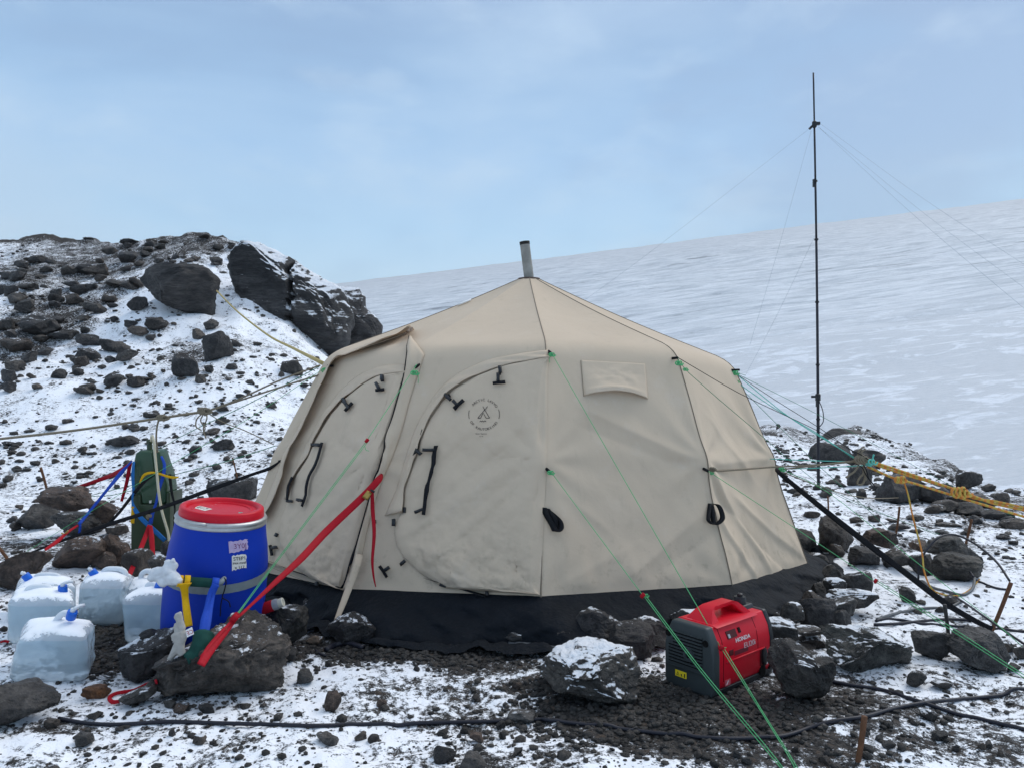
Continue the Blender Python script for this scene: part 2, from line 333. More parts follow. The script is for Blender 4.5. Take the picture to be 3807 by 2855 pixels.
# ------------------------------------------------------------------ camera, world, sun
cd = bpy.data.cameras.new('camera'); cam = bpy.data.objects.new('camera', cd); C.objects.link(cam); cam.location = (0, 0, CAMH); cam.rotation_euler = (R(90), 0, 0)
cd.sensor_width = 36; cd.lens = 36 * PF / PW; cd.clip_start = .05; cd.clip_end = 20000; bpy.context.scene.camera = cam
SUN_DIR = Vector((.55, .42, .78)).normalized()
wd = bpy.data.worlds.new('World'); bpy.context.scene.world = wd; wd.use_nodes = True
def world():
    class W: pass
    k = N.__new__(N); k.t = wd.node_tree; bg = k.t.nodes['Background']; tc = k.n('ShaderNodeTexCoord')
    sky = k.n('ShaderNodeTexSky'); sky.sky_type = 'NISHITA'; sky.sun_disc = False; sky.sun_elevation = math.asin(SUN_DIR.z); sky.sun_rotation = math.atan2(SUN_DIR.x, SUN_DIR.y)
    sky.air_density = 1.0; sky.dust_density = 1.5
    sx = k.n('ShaderNodeSeparateXYZ'); k.l((tc, 'Generated'), sx.inputs[0])
    rp = k.n('ShaderNodeValToRGB'); k.l((sx, 2), rp.inputs[0]); e = rp.color_ramp.elements
    S = 10.0
    def cs(c): return (c[0] * S / 10, c[1] * S / 10, c[2] * S / 10, 1)
    e[0].position = 0.0; e[0].color = cs((.66, .83, .97)); e[1].position = 1.0; e[1].color = cs((.80, .84, .90))
    for p, c in ((.12, (.60, .86, 1.06)), (.19, (.44, .75, 1.04)), (.28, (.31, .58, .91)), (.40, (.22, .41, .68)), (.48, (.22, .355, .59)), (.62, (.52, .62, .78))):
        x = e.new(p); x.color = cs(c)
    mp = k.n('ShaderNodeMapping'); k.l((tc, 'Generated'), mp.inputs['Vector']); mp.inputs['Scale'].default_value = (1, 1, 2.6); mp.inputs['Location'].default_value = (.4, .2, .1)
    n1 = k.noise(mp, 1.7, 5, .55, .3); n2 = k.noise(mp, 5.5, 5, .55, .2)
    c1 = k.mix(k.math('MULTIPLY', k.smooth(n1, .42, .68), .45), rp, (.58, .77, .97)); c2 = k.mix(k.math('MULTIPLY', k.smooth(n1, .52, .32), .5), c1, (.24, .37, .60))
    c3 = k.mix(k.math('MULTIPLY', k.smooth(n2, .5, .72), .28), c2, (.70, .86, 1.0))
    sc = k.n('ShaderNodeVectorMath', _operation='SCALE'); k.l(c3, sc.inputs[0]); sc.inputs['Scale'].default_value = 10.0
    fin = k.mix(.88, sky, sc); k.l(fin, bg.inputs['Color']); bg.inputs['Strength'].default_value = .10
world()
sl = bpy.data.lights.new('sun', 'SUN'); so = bpy.data.objects.new('sun', sl); C.objects.link(so); sl.energy = 1.7; sl.angle = R(35); sl.color = (1, .965, .91)
so.rotation_euler = (-SUN_DIR).to_track_quat('-Z', 'Y').to_euler()
vs = bpy.context.scene.view_settings; vs.view_transform = 'Standard'; vs.look = 'None'; vs.exposure = .30; vs.gamma = 1; vs.use_curve_mapping = False
# ------------------------------------------------------------------ terrain
CR = np.array([(-900, 590, 26), (-400, 545, 28), (0, 517, 28), (100, 513, 28), (170, 514, 28), (240, 522, 27), (300, 520, 26), (350, 512, 26), (440, 509, 26), (520, 522, 26), (600, 600, 24), (680, 690, 23), (760, 770, 22), (850, 850, 22),
               (1000, 915, 22), (1300, 922, 24), (1640, 925, 24), (1700, 921, 24), (1760, 938, 23), (1850, 924, 22), (1900, 940, 20), (1960, 965, 17), (2010, 990, 14.5), (2060, 1020, 12.2), (2130, 1050, 10.4), (2212, 1080, 9.2), (2400, 1105, 8.2), (3200, 1130, 7.5)], float)
CU = (CR[:, 0] - 1106) / 1661; CV = (829.5 - CR[:, 1]) / 1661
def hbase(x, y):
    yy = np.maximum(y, .6); u = np.clip(x / yy, -1.6, 1.6); ys = np.interp(u, CU, CR[:, 2]); H = CAMH + np.interp(u, CU, CV) * ys
    y0 = np.where(u < 0, 9.3, np.minimum(9.3, ys * .6)); t = np.clip((y - y0) / (ys - y0), 0, 1); up = H * t ** 1.12
    bk = np.maximum(y - ys, 0); z = up - .12 * bk - .5 * np.maximum(bk - 1.0, 0); return np.maximum(z, -45), H, t, bk
def hfun(x, y):
    x = np.asarray(x, float); y = np.asarray(y, float); z, H, t, bk = hbase(x, y); P = np.stack([x, y, 0 * x], -1); hill = sstep(.05, .4, t) * (H > 1.2)
    ridge = sstep(.55, .95, t)
    n = .05 * perlin(P * .55) + .028 * fbm(P * 2.1, 2) + .013 * fbm(P * 8.3 + 5, 2, .6)
    n = n + hill * (.42 * perlin(P * .33 + 9) + .20 * fbm(P * .9 + 3, 2)) * (1 - .75 * ridge) + ridge * hill * .16 * fbm(P * 1.1 + 30, 3) + (1 - hill) * sstep(.3, .9, t) * .16 * fbm(P * .8 + 50, 3)
    return z + n
def gz(x, y): return float(hfun(np.array([x]), np.array([y]))[0])
_YS = np.exp(np.linspace(math.log(1.6), math.log(40), 420))
def ground(px):
    d = rayd(px); z = CAMH + d[2] * _YS; h = hfun(d[0] * _YS, _YS); b = np.nonzero(z < h)[0]
    if not len(b): return Vector((d[0] * 24, 24, CAMH + d[2] * 24))
    i = b[0]
    if i == 0: Y = _YS[0]
    else:
        a0, a1 = z[i - 1] - h[i - 1], z[i] - h[i]; Y = _YS[i - 1] + (_YS[i] - _YS[i - 1]) * a0 / (a0 - a1)
    return Vector((d[0] * Y, Y, CAMH + d[2] * Y))
def G(f, x, y): return ground(sp(f, x, y))
BARE = [('Q', 1480, 1530, .75, .26, 1.0), ('Q', 1350, 1500, .4, .2, .8), ('Q', 920, 1410, .6, .13, .9), ('Q', 1040, 1435, .4, .15, .55), ('Q', 250, 1380, .22, .3, 1.0), ('Q', 230, 1420, .2, .2, .8), ('Q', 90, 1570, .22, .06, .5),
        ('Q', 1200, 1480, .25, .1, .7), ('Q', 1620, 1600, .5, .2, .65), ('Q', 1400, 1590, .5, .12, .35), ('Q', 1250, 1570, .4, .2, .3), ('Q', 1850, 1560, .6, .3, .35), ('Q', 2050, 1600, .7, .2, .3), ('Q', 1700, 1500, .5, .3, .5), ('Q', 1980, 1180, .7, .35, .45), ('Q', 1100, 1500, .6, .3, .22), ('Q', 300, 1330, .4, .4, .7),
        ('Q', 150, 1180, .8, .6, .35), ('Q', 620, 1380, .3, .4, .6), ('Q', 2000, 1100, 1.6, 1.5, .12), ('R1', 350, 300, 3.5, 3, .42), ('R1', 150, 650, 1.6, 2.5, .5), ('R1', 1150, 750, .8, 1.5, .42), ('R1', 600, 200, 3, 3, .42), ('R1', 1000, 170, 2.2, 3, .5), ('R1', 400, 480, 1.5, 2, .4), ('Q', 1150, 1620, .5, .15, .3), ('Q', 1000, 1560, .5, .12, .25)]
def make_ground():
    fa = np.linspace(R(-40), R(40), 560); oa = np.linspace(R(40), R(320), 90)[1:-1]; A = np.concatenate([fa, oa])
    rr = np.concatenate([[.02, .4, .8], np.exp(np.linspace(math.log(1.3), math.log(110), 600))]); AA, RR = np.meshgrid(A, rr)
    cz = np.maximum(np.cos(AA), .2); DD = np.where(np.abs(AA) < R(60), RR / np.maximum(np.cos(AA), .5), RR / .5)
    X = np.sin(AA) * DD; Y = np.cos(AA) * DD; Z = hfun(X.ravel(), Y.ravel()); V = np.stack([X.ravel(), Y.ravel(), Z], -1)
    nr, na = AA.shape; I = np.arange(nr * na).reshape(nr, na); J = np.roll(I, -1, 1)
    F = np.stack([I[:-1].ravel(), I[1:].ravel(), J[1:].ravel(), J[:-1].ravel()], -1)
    o = npmesh('ground', V, F, M['ground']); o['kind'] = 'structure'
    P = np.stack([V[:, 0], V[:, 1], 0 * V[:, 0]], -1); wob = fbm(P * 2.4 + 7, 3); b = np.zeros(len(V))
    for f, x, y, rx, ry, a in BARE:
        c = G(f, x, y); d = np.sqrt(((V[:, 0] - c.x) / rx) ** 2 + ((V[:, 1] - c.y) / ry) ** 2); b = np.maximum(b, a * sstep(1.35, .45, d + .35 * wob))
    _, H, t, bk = hbase(V[:, 0], V[:, 1]); u = V[:, 0] / np.maximum(V[:, 1], .5)
    b = np.maximum(b, .34 * sstep(.8, 1, t) * sstep(-.3, -.33, u)); b = np.maximum(b, 1.0 * sstep(.90, 1, t) * sstep(-.52, -.56, u)); b = np.maximum(b, .16 * sstep(-.52, -.62, u) * sstep(.3, .6, t)); b = np.maximum(b, .30 * sstep(.5, .9, t) * (u > .2))
    b = b - .07 * sstep(9, 13, V[:, 1]) * (u < 0) * sstep(.75, .55, t)
    at_ = o.data.attributes.new('bare', 'FLOAT', 'POINT'); at_.data.foreach_set('value', b.astype(np.float32))
make_ground()
def make_glacier():
    U = np.linspace(-2.0, 2.0, 260); Y = np.exp(np.linspace(math.log(26), math.log(3000), 300)); UU, YY = np.meshgrid(U, Y)
    P = np.stack([UU * YY, YY, 0 * YY], -1).reshape(-1, 3); a = .1225 * UU
    a = np.where(UU > .9, .11 + .03 * (UU - .9), a); a = np.where(UU < -.6, -.0735 + .02 * (UU + .6), a)
    Z = (a + .170) * YY - 30; Z = Z.ravel() + 1.1 * fbm(P * np.array([.008, .03, 1]), 3) * np.clip(YY.ravel() / 150, .4, 4) + .004 * YY.ravel() * perlin(P / (YY.reshape(-1, 1) * .6 + 40))
    V = np.stack([P[:, 0], P[:, 1], Z], -1); nr, na = UU.shape; I = np.arange(nr * na).reshape(nr, na)
    F = np.stack([I[:-1, :-1].ravel(), I[:-1, 1:].ravel(), I[1:, 1:].ravel(), I[1:, :-1].ravel()], -1)
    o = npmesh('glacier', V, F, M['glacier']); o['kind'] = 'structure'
make_glacier()
def make_haze():
    m = bpy.data.materials.new('pale_air'); m.use_nodes = True; t = m.node_tree; t.nodes.clear(); out = t.nodes.new('ShaderNodeOutputMaterial'); v = t.nodes.new('ShaderNodeVolumePrincipled')
    v.inputs['Color'].default_value = (.93, .95, .98, 1); v.inputs['Density'].default_value = HAZE; v.inputs['Anisotropy'].default_value = .2; t.links.new(v.outputs[0], out.inputs['Volume'])
    b = MB().box((0, 1480, 380), (12400, 3240, 860)); o = b.build('haze', m, smooth=False); o['kind'] = 'stuff'
HAZE = 2.1e-4
if HAZE: make_haze()
# ------------------------------------------------------------------ rocks
_ico = {}
def ico(n):
    if n not in _ico:
        bm = bmesh.new(); bmesh.ops.create_icosphere(bm, subdivisions=n, radius=1); bm.verts.ensure_lookup_table()
        _ico[n] = (np.array([v.co[:] for v in bm.verts]), np.array([[v.index for v in f.verts] for f in bm.faces])); bm.free()
    return _ico[n]
def rock_shape(seed, sub=4, rough=1.0, cuts=11, outline=None, facets=None):
    """unit rock filling [-1,1]^3; outline = star polygon in (x,z) of the same square"""
    rg = np.random.RandomState(seed); D, F = ico(sub); p = np.sign(D) * np.abs(D) ** .72
    if outline is not None:
        O = np.array(outline, float); a = np.arctan2(O[:, 1], O[:, 0]); r = np.hypot(O[:, 0], O[:, 1]); o = np.argsort(a); a, r = a[o], r[o]
        aa = np.linspace(-math.pi, math.pi, 721); xs, ys = [], []
        pts = O[o]; n = len(pts); ra = np.zeros_like(aa)
        for i, th in enumerate(aa):                 # ray / polygon edge distance
            d = np.array([math.cos(th), math.sin(th)]); best = .2
            for j in range(n):
                p0, p1 = pts[j], pts[(j + 1) % n]; e = p1 - p0; den = d[0] * e[1] - d[1] * e[0]
                if abs(den) < 1e-9: continue
                t = (p0[0] * e[1] - p0[1] * e[0]) / den; s = (p0[0] * d[1] - p0[1] * d[0]) / den
                if t > 0 and -1e-6 <= s <= 1 + 1e-6: best = max(best, t)
            ra[i] = best
        th = np.arctan2(D[:, 2], D[:, 0]); rho = np.hypot(D[:, 0], D[:, 2]); rp = np.interp(th, aa, ra) * np.minimum(1, rho) ** .6
        p = np.stack([rp * np.cos(th), np.sign(D[:, 1]) * np.abs(D[:, 1]) ** .75, rp * np.sin(th)], -1)
    for k in range(cuts):
        n = rg.normal(size=3)
        if outline is not None: n[1] = -abs(n[1]) - .75 if rg.rand() < .8 else abs(n[1]) + .4
        n /= np.linalg.norm(n); ex = np.max(p @ n); d = ex * rg.uniform(.54, .84); q = p @ n - d; p = p - np.where(q > 0, q * .97, 0)[:, None] * n
    for nx_, ny_, nz_, d in facets or ():
        n = np.array([nx_, ny_, nz_]); n /= np.linalg.norm(n); q = p @ n - d; p = p - np.where(q > 0, q * .95, 0)[:, None] * n
    w = rg.uniform(0, 50, 3); nz = .13 * fbm(D * 1.6 + w, 3) + .05 * fbm(D * 5 + w, 3, .6) - (.05 * np.abs(fbm(D * 3.3 + w, 3)) if sub >= 4 else 0) + (.028 * fbm(D * 13 + w, 3, .6) if sub >= 4 else 0)
    p = p * (1 + rough * nz)[:, None]; lo, hi = p.min(0), p.max(0); p = (p - (lo + hi) / 2) / ((hi - lo) / 2); return p, F
def tone(rg, base=None):
    b = base or [(.040, .039, .040), (.050, .047, .045), (.058, .050, .045), (.034, .034, .036)][rg.randint(4)]
    j = rg.uniform(.85, 1.15); return tuple(c * j for c in b)
ROCKN = [0]
def rock(f, x0, y0, x1, y1, label=None, seed=None, sub=4, Y=None, dep=.85, sink=.12, snow=.25, col=None, outline=None, group=None, cat='rock', name='rock', rough=.85, cuts=12, mt='rock', crack=None, facets=None):
    """rock that spans the photo box; it stands on the ground seen at its foot, or at depth Y"""
    ROCKN[0] += 1; seed = seed if seed is not None else ROCKN[0] * 7 + 3; rg = np.random.RandomState(seed)
    if group: cuts, rough, sub = 16, 1.15, max(sub, 4) if x1 - x0 > 40 else sub
    (a, b), (c, d) = sp(f, x0, y0), sp(f, x1, y1); xc = (a + c) / 2
    if outline is not None: outline = [((2 * (px - x0) / (x1 - x0) - 1), (1 - 2 * (py - y0) / (y1 - y0))) for px, py in outline]
    if Y is None:
        g = ground((xc, d - .04 * (d - b))); Yf = g.y; zb = None
    else: Yf = Y; zb = CAMH - (d - PY) / PF * Y
    w = (c - a) * Yf / PF; Yc = Yf + (.42 if Yf < 8.5 or Y else .22) * w * dep; s = Yc / PF; hx = (c - a) * s / 2; cx = (xc - PX) * s; zt = CAMH - (b - PY) * s
    if zb is None: zb = min(gz(cx, Yc), g.z + .06) - sink * (zt - g.z) if outline is None else g.z - .03 * (zt - g.z)
    if group: zt = min(zt, zb + 1.7 * hx)
    hz = max(.02, (zt - zb) / 2); p, F = rock_shape(seed, sub, rough, cuts, outline, facets); V = p * np.array([hx, hx * dep, hz]) + np.array([cx, Yc, (zt + zb) / 2])
    if crack:
        for x0_, z0_, x1_, z1_, wd_, dp_ in crack:
            zz = p[:, 2]; tt = (zz - z0_) / (z1_ - z0_); xx = x0_ + (x1_ - x0_) * tt + .03 * np.sin(zz * 9) + .02 * np.sin(zz * 23); V[:, 1] += dp_ * np.exp(-((p[:, 0] - xx) / wd_) ** 2) * sstep(-.05, .05, tt) * sstep(1.05, .95, tt) * (p[:, 1] < .4)
    o = npmesh(name, V, F, M[mt], loc=(cx, Yc, zb)); o.color = (*tone(rg, col), snow); tag(o, label, cat, group); return o
BRN = (.075, .055, .046); DRK = (.030, .029, .031); GRY = (.062, .060, .060)
# far outcrop and boulders on the hill
rock('R1', 1320, 165, 1990, 830, 'huge dark rock outcrop with a snowy top at the right end of the hill', 301, 6, Y=19, dep=.7, snow=.80, crack=[(.02, .75, .16, -.98, .022, .8), (-.95, .2, -.30, -.5, .03, .35)], mt='cliff', rough=.7, cuts=9, facets=[(.50, -.48, .72, .56)], col=(.036, .037, .040), cat='rock outcrop', name='outcrop',
     outline=[(1330, 240), (1375, 180), (1470, 180), (1560, 230), (1680, 290), (1780, 340), (1880, 395), (1940, 450), (1985, 560), (1970, 700), (1930, 780), (1840, 822), (1700, 805), (1560, 700), (1430, 600), (1360, 480), (1320, 300)])
rock('R1', 1850, 395, 2145, 790, 'rounded dark outcrop shoulder right behind the huge snowy one', 305, 5, Y=21, dep=.8, snow=.6, mt='cliff', rough=.7, col=(.042, .042, .046), cat='rock outcrop', name='outcrop',
     outline=[(1860, 420), (1920, 400), (1990, 430), (2025, 480), (2022, 530), (2070, 570), (2125, 640), (2143, 680), (2100, 760), (1980, 785), (1870, 780)])
rock('R1', 768, 280, 1225, 572, 'big smooth dark boulder perched high on the snowy hillside', 309, 5, Y=17.5, dep=.8, snow=-.5, mt='cliff', rough=.55, col=(.040, .039, .040),
     outline=[(770, 352), (850, 302), (950, 285), (1080, 284), (1190, 292), (1222, 360), (1215, 430), (1190, 540), (1170, 570), (1050, 538), (990, 512), (900, 460), (830, 402)])
HILL = [(170, 225, 265, 275), (88, 250, 165, 310), (380, 290, 450, 335), (480, 275, 620, 350), (670, 135, 775, 175), (280, 395, 355, 475), (350, 370, 450, 425), (100, 555, 335, 680), (265, 640, 425, 715), (420, 665, 555, 745), (0, 690, 170, 790),
        (460, 745, 560, 825), (405, 790, 490, 855), (560, 695, 665, 775), (85, 495, 195, 560), (665, 360, 780, 435), (620, 560, 665, 605), (600, 495, 660, 525), (1140, 580, 1230, 650), (1070, 610, 1150, 700), (1090, 870, 1155, 945), (810, 665, 875, 710),
        (1115, 105, 1180, 138), (1275, 225, 1325, 260), (275, 860, 370, 920), (395, 850, 460, 900), (180, 940, 245, 980), (540, 970, 580, 1000), (590, 790, 655, 830), (200, 740, 290, 800), (810, 1100, 890, 1140), (1210, 1065, 1290, 1105), (1205, 1125, 1275, 1175),
        (1150, 1190, 1230, 1230), (255, 1170, 330, 1210), (360, 1140, 415, 1165), (715, 1165, 775, 1205), (1065, 1290, 1130, 1335), (1200, 1250, 1310, 1320), (0, 1265, 85, 1300), (325, 1255, 410, 1290), (700, 1310, 760, 1345), (880, 1265, 930, 1295), (1475, 1045, 1550, 1085),
        (0, 830, 90, 940), (0, 930, 80, 1000), (100, 760, 200, 830), (0, 560, 90, 650), (20, 640, 100, 690), (270, 480, 330, 530), (700, 590, 770, 640), (470, 380, 540, 430), (580, 360, 660, 400), (60, 430, 150, 480), (150, 400, 200, 430), (860, 240, 920, 280), (960, 210, 1010, 250),
        (1060, 230, 1120, 260), (230, 280, 300, 330), (200, 330, 260, 360), (540, 520, 570, 545), (430, 560, 500, 600), (1300, 700, 1360, 740), (1140, 840, 1200, 890), (1270, 830, 1330, 870), (960, 600, 990, 625), (820, 890, 880, 920), (690, 760, 740, 790), (1420, 710, 1470, 735), (1680, 940, 1730, 970),
        (700, 150, 740, 190), (860, 160, 930, 195), (780, 200, 850, 240), (540, 130, 580, 145), (470, 125, 520, 145), (1380, 920, 1430, 950), (1320, 1000, 1370, 1030), (1260, 910, 1300, 930)]
for i, b in enumerate(HILL):
    rock('R1', *b, label='dark lava stone among many scattered over the snowy hillside', seed=400 + i, sub=3 if b[2] - b[0] < 110 else 4, snow=.18, group='stones scattered over the snowy hillside')
for b, l in [((715, 460, 838, 545), 'wedge-shaped dark rock just below the big perched boulder'), ((810, 575, 940, 658), 'broad dark rock lying on open snow below the perched boulder'), ((1140, 650, 1295, 830), 'tallest block of the dark rubble cluster mid-slope left of the outcrop'),
             ((970, 780, 1120, 920), 'lowest large lump of the dark rubble cluster mid-slope'), ((445, 940, 540, 995), 'pointed brown-black rock alone on smooth snow low on the hillside'), ((1580, 810, 1700, 905), 'dark rock on snow between the yellow rope and the tent eave'),
             ((605, 1230, 785, 1305), 'flat grey rock on the snow up the slope behind the green fuel can')]:
    rock('R1', *b, label=l, snow=.15)
rock('R1', 1165, 1465, 1440, 1620, 'dark rock half hidden between the blue drum and the tent wall', 71)
# cairn on the left
rock('R14', 450, 480, 1022, 790, 'smooth grey-brown rock crowning the cairn at left', 81, 5, Y=6.55, snow=.05, col=BRN, outline=[(455, 700), (500, 560), (560, 488), (850, 492), (900, 520), (980, 600), (1020, 690), (1000, 760), (800, 775), (600, 788), (500, 770)], dep=.7)
rock('R14', 188, 660, 622, 990, 'angular slab at the left foot of the cairn', 82, 5, dep=.8, col=GRY, snow=.1, outline=[(190, 900), (300, 770), (390, 670), (470, 662), (600, 790), (620, 880), (560, 950), (400, 985), (240, 965)])
rock('R14', 600, 765, 1190, 1065, 'broad rock under the crowning stone of the cairn', 83, 5, dep=.7, col=GRY, snow=.15)
rock('R14', 1020, 622, 1340, 900, 'brown tilted rock leaning on the right side of the cairn', 84, 5, Y=6.9, col=BRN, snow=.08, outline=[(1030, 700), (1130, 630), (1180, 640), (1335, 745), (1290, 850), (1210, 890), (1120, 850), (1040, 760)])
rock('R14', 1190, 890, 1442, 1045, 'small rock with a snowy rim right of the cairn foot', 85, snow=.3)
rock('R14', 78, 800, 196, 892, 'small stone left of the cairn, touching its left slab', 86)
rock('R14', 95, 870, 232, 985, 'rounded stone in front of the small one left of the cairn', 87)
rock('R14', 630, 1030, 1195, 1462, 'layered brown rock in front of the cairn behind the water jugs', 88, 5, col=BRN, snow=.22, dep=.7, outline=[(640, 1280), (720, 1140), (830, 1060), (1000, 1040), (1170, 1110), (1190, 1200), (1110, 1330), (960, 1420), (800, 1458), (670, 1400)])
rock('R14', 1080, 990, 1475, 1390, 'tall brown rock beside the foot of the green fuel can', 89, 5, col=BRN, snow=.15, dep=.7, outline=[(1085, 1070), (1160, 1010), (1290, 995), (1350, 1080), (1440, 1150), (1470, 1230), (1350, 1380), (1180, 1385), (1100, 1200)])
rock('R14', 1050, 1195, 1345, 1420, 'low brown rock with a snow rim behind the twin-handled jugs', 90, 4, col=BRN, snow=.22)
rock('R14', -160, 1170, 605, 1700, 'large brown rock at the left edge under the iron stake', 91, 5, col=BRN, snow=.12, dep=.6, outline=[(-155, 1480), (0, 1400), (150, 1310), (300, 1230), (480, 1178), (560, 1230), (603, 1310), (480, 1480), (330, 1690), (-150, 1698)])
rock('R14', 1365, 1170, 1700, 1500, 'dark rock under the red strap ends at the fuel can', 92, 4, snow=.28)
rock('R11', 445, 1375, 645, 1560, 'small dark rock behind the white bag at the drum', 93, 4, Y=4.8, snow=.3)
rock('R11', 560, 1225, 680, 1400, 'grey rock wedged between the fuel can and the blue drum', 94, 4)
# foreground left
rock('R2', 880, 805, 1618, 1330, 'large brown-grey boulder anchoring the red strap in front of the drum', 101, 6, dep=.75, snow=.23, rough=1.3, col=(.066, .058, .053), cuts=15, sink=.05,
     outline=[(883, 1190), (900, 1110), (960, 1055), (1100, 1000), (1130, 920), (1165, 835), (1250, 808), (1330, 850), (1480, 880), (1545, 985), (1590, 1080), (1616, 1165), (1595, 1250), (1590, 1300), (1400, 1326), (1250, 1312), (1000, 1272), (920, 1240)])
rock('R2', 672, 868, 1045, 1210, 'dark snow-dusted rock behind the frozen glove', 102, 5, snow=.32, col=DRK, outline=[(675, 1080), (700, 990), (800, 940), (900, 890), (980, 870), (1042, 940), (1010, 1030), (900, 1090), (890, 1165), (760, 1207), (685, 1150)])
rock('R2', 778, 878, 892, 962, 'small dark stone sitting on snow against the rightmost water jug', 103, 4, Y=3.55, snow=.1)
rock('R2', 662, 1205, 872, 1330, 'flat slab lying on the loop of red strap', 104, 5, snow=.2, outline=[(664, 1290), (700, 1265), (800, 1215), (850, 1208), (870, 1230), (860, 1265), (800, 1310), (670, 1328)])
rock('R2', 474, 1193, 612, 1292, 'rust-brown stone alone on the snow by the red strap loop', 105, 5, snow=-.1, col=(.13, .062, .028), outline=[(476, 1205), (500, 1195), (580, 1215), (610, 1245), (580, 1285), (500, 1285), (478, 1240)])
rock('R2', 420, 1460, 516, 1552, 'smooth grey stone standing below the black cable', 106, 4, snow=-.3, col=GRY)
rock('R2', 1660, 1103, 1757, 1207, 'smooth dark stone alone on snow right of the strap boulder', 107, 4, snow=-.3, col=GRY)
rock('R2', -330, 1180, 308, 1505, 'large grey boulder cut by the left edge below the front jug', 108, 5, snow=-.1, col=GRY, dep=.7, outline=[(-320, 1300), (-200, 1200), (0, 1185), (130, 1200), (200, 1270), (306, 1342), (290, 1390), (150, 1462), (0, 1500), (-300, 1500)])
rock('R2', 250, 1380, 330, 1440, 'small dark stone at the right tip of the left edge boulder', 109)
rock('R2', 1468, 738, 1718, 995, 'dark rock right of the drum under the red bottle', 110, 5, snow=.26, col=(.05, .048, .046), outline=[(1470, 800), (1560, 742), (1690, 760), (1716, 850), (1700, 940), (1640, 990), (1540, 985), (1480, 900)])
rock('R2', 1535, 975, 1662, 1075, 'small dark stone wedged right of the strap boulder', 111)
rock('R2', 1690, 700, 1792, 800, 'snow-flecked dark stone near the tent door corner', 112, snow=.35)
rock('R7', 438, 410, 540, 520, 'rough stone against the skirt between drum and door flap', 113, snow=.36)
rock('R7', 565, 515, 925, 745, 'dark rock pinning the black skirt below the door flap', 114, 5, snow=.25, col=DRK, outline=[(568, 660), (640, 580), (760, 518), (880, 518), (922, 600), (912, 690), (820, 742), (640, 712)])
rock('R7', 440, 675, 552, 740, 'pale brown shard on snow right of the drum', 115, snow=.1, col=(.16, .12, .09))
rock('R2', 915, 1275, 980, 1330, 'small snow-capped stone under the left end of the strap boulder', 116, snow=.3)
rock('R2', 960, 1295, 1060, 1360, 'brown stone at the front foot of the strap boulder', 117, snow=.15, col=BRN)
rock('R2', 1105, 1290, 1205, 1360, 'grey stone at the middle front foot of the strap boulder', 118, snow=.3)
for b, l, s, c in [((460, 490, 600, 665), 'pitted pointed stone standing on the snow in the middle foreground', -.2, BRN), ((388, 835, 578, 940), 'oval brown-grey cobble below the cable in the middle foreground', -.3, GRY), ((705, 835, 805, 895), 'little cobble right of the oval one', -.1, None),
                   ((808, 860, 905, 910), 'low dark chip right of the little cobble', .0, None), ((878, 568, 970, 620), 'brown stone on snow above the cable', -.2, BRN), ((1960, 640, 2190, 760), 'block-shaped stone touching the cable in front of the snowy boulder', .15, GRY),
                   ((1345, 940, 1540, 1085), 'round dark stone with a snow dab at the bottom edge', .12, DRK), ((1540, 1005, 1790, 1250), 'grey stone cut off by the bottom edge', -.3, GRY), ((1645, 820, 1770, 915), 'round brown stone in gravelly snow near the bottom middle', -.1, BRN), ((1890, 825, 1950, 885), 'small round stone right of the brown one near the bottom', -.1, None),
                   ((1570, 800, 1640, 840), 'small chip left of the round brown stone', .1, None), ((460, 230, 525, 285), 'small stone on snow between the drum rocks and the skirt', 0, None), ((1865, 745, 1945, 800), 'little stone just under the cable right of centre', 0, None), ((2000, 420, 2070, 480), 'small brown stone on snow left of the snowy boulder', -.2, BRN)]:
    rock('R18', *b, label=l, snow=s, col=c)
rock('R17', 1385, 475, 1440, 530, 'small cube-like stone left of a gravel patch under the cable', 140, snow=0)
rock('R17', 1590, 510, 1690, 600, 'small snow-capped stone right of the gravel patch under the cable', 141, snow=.45)
rock('R17', 725, 325, 835, 400, 'snowy little stone behind the cable at left', 142, snow=.3)
# in front of the tent and round the generator
rock('R6', 175, 660, 818, 1095, 'large angular boulder with a flat snowy top left of the generator', 151, 6, dep=.8, snow=.52, col=(.052, .049, .046), cuts=14, sink=.04, outline=[(180, 825), (300, 770), (450, 668), (750, 672), (790, 720), (816, 860), (800, 1010), (740, 1088), (460, 1092), (300, 1035), (200, 930)])
rock('R6', 350, 437, 692, 705, 'dark peaked rock on the skirt behind the snowy boulder', 152, 5, snow=.28, col=DRK, outline=[(352, 560), (400, 490), (500, 438), (560, 460), (690, 545), (660, 690), (500, 704), (370, 690)])
rock('R6', 585, 530, 912, 805, 'smooth dark rounded rock touching the back of the snowy boulder', 153, 5, snow=.05, col=DRK)
rock('R6', 278, 568, 375, 695, 'small dark stone left of the peaked rock at the skirt', 154)
rock('R6', 760, 497, 1012, 735, 'frosted rock between the rounded rock and the generator', 155, 5, snow=.35)
rock('R6', 1010, 448, 1260, 620, 'frosted rock behind the left end of the generator', 156, 4, Y=3.95, snow=.42)
rock('R6', 1560, 500, 1795, 680, 'frosted rock behind the right end of the generator', 157, 5, Y=3.95, snow=.42)
rock('R6', 1635, 650, 2055, 1085, 'tall leaning rock against the right end of the generator', 158, 6, dep=.8, snow=.22, col=(.052, .048, .046), cuts=13, outline=[(1637, 680), (1750, 652), (1830, 735), (1850, 800), (1950, 775), (2000, 890), (2053, 1045), (1990, 1075), (1880, 1083), (1690, 1030), (1637, 860)])
rock('R7', 1780, 620, 2000, 745, 'small frosted stone on the skirt hem left of the peaked rock', 159, 4, snow=.4)
rock('R8', 455, 545, 712, 775, 'dark rounded rock on the skirt corner, biggest of the right pile', 161, 5, snow=.02, col=DRK)
rock('R8', 690, 630, 812, 785, 'small upright stone right of the biggest pile rock', 162, snow=.2)
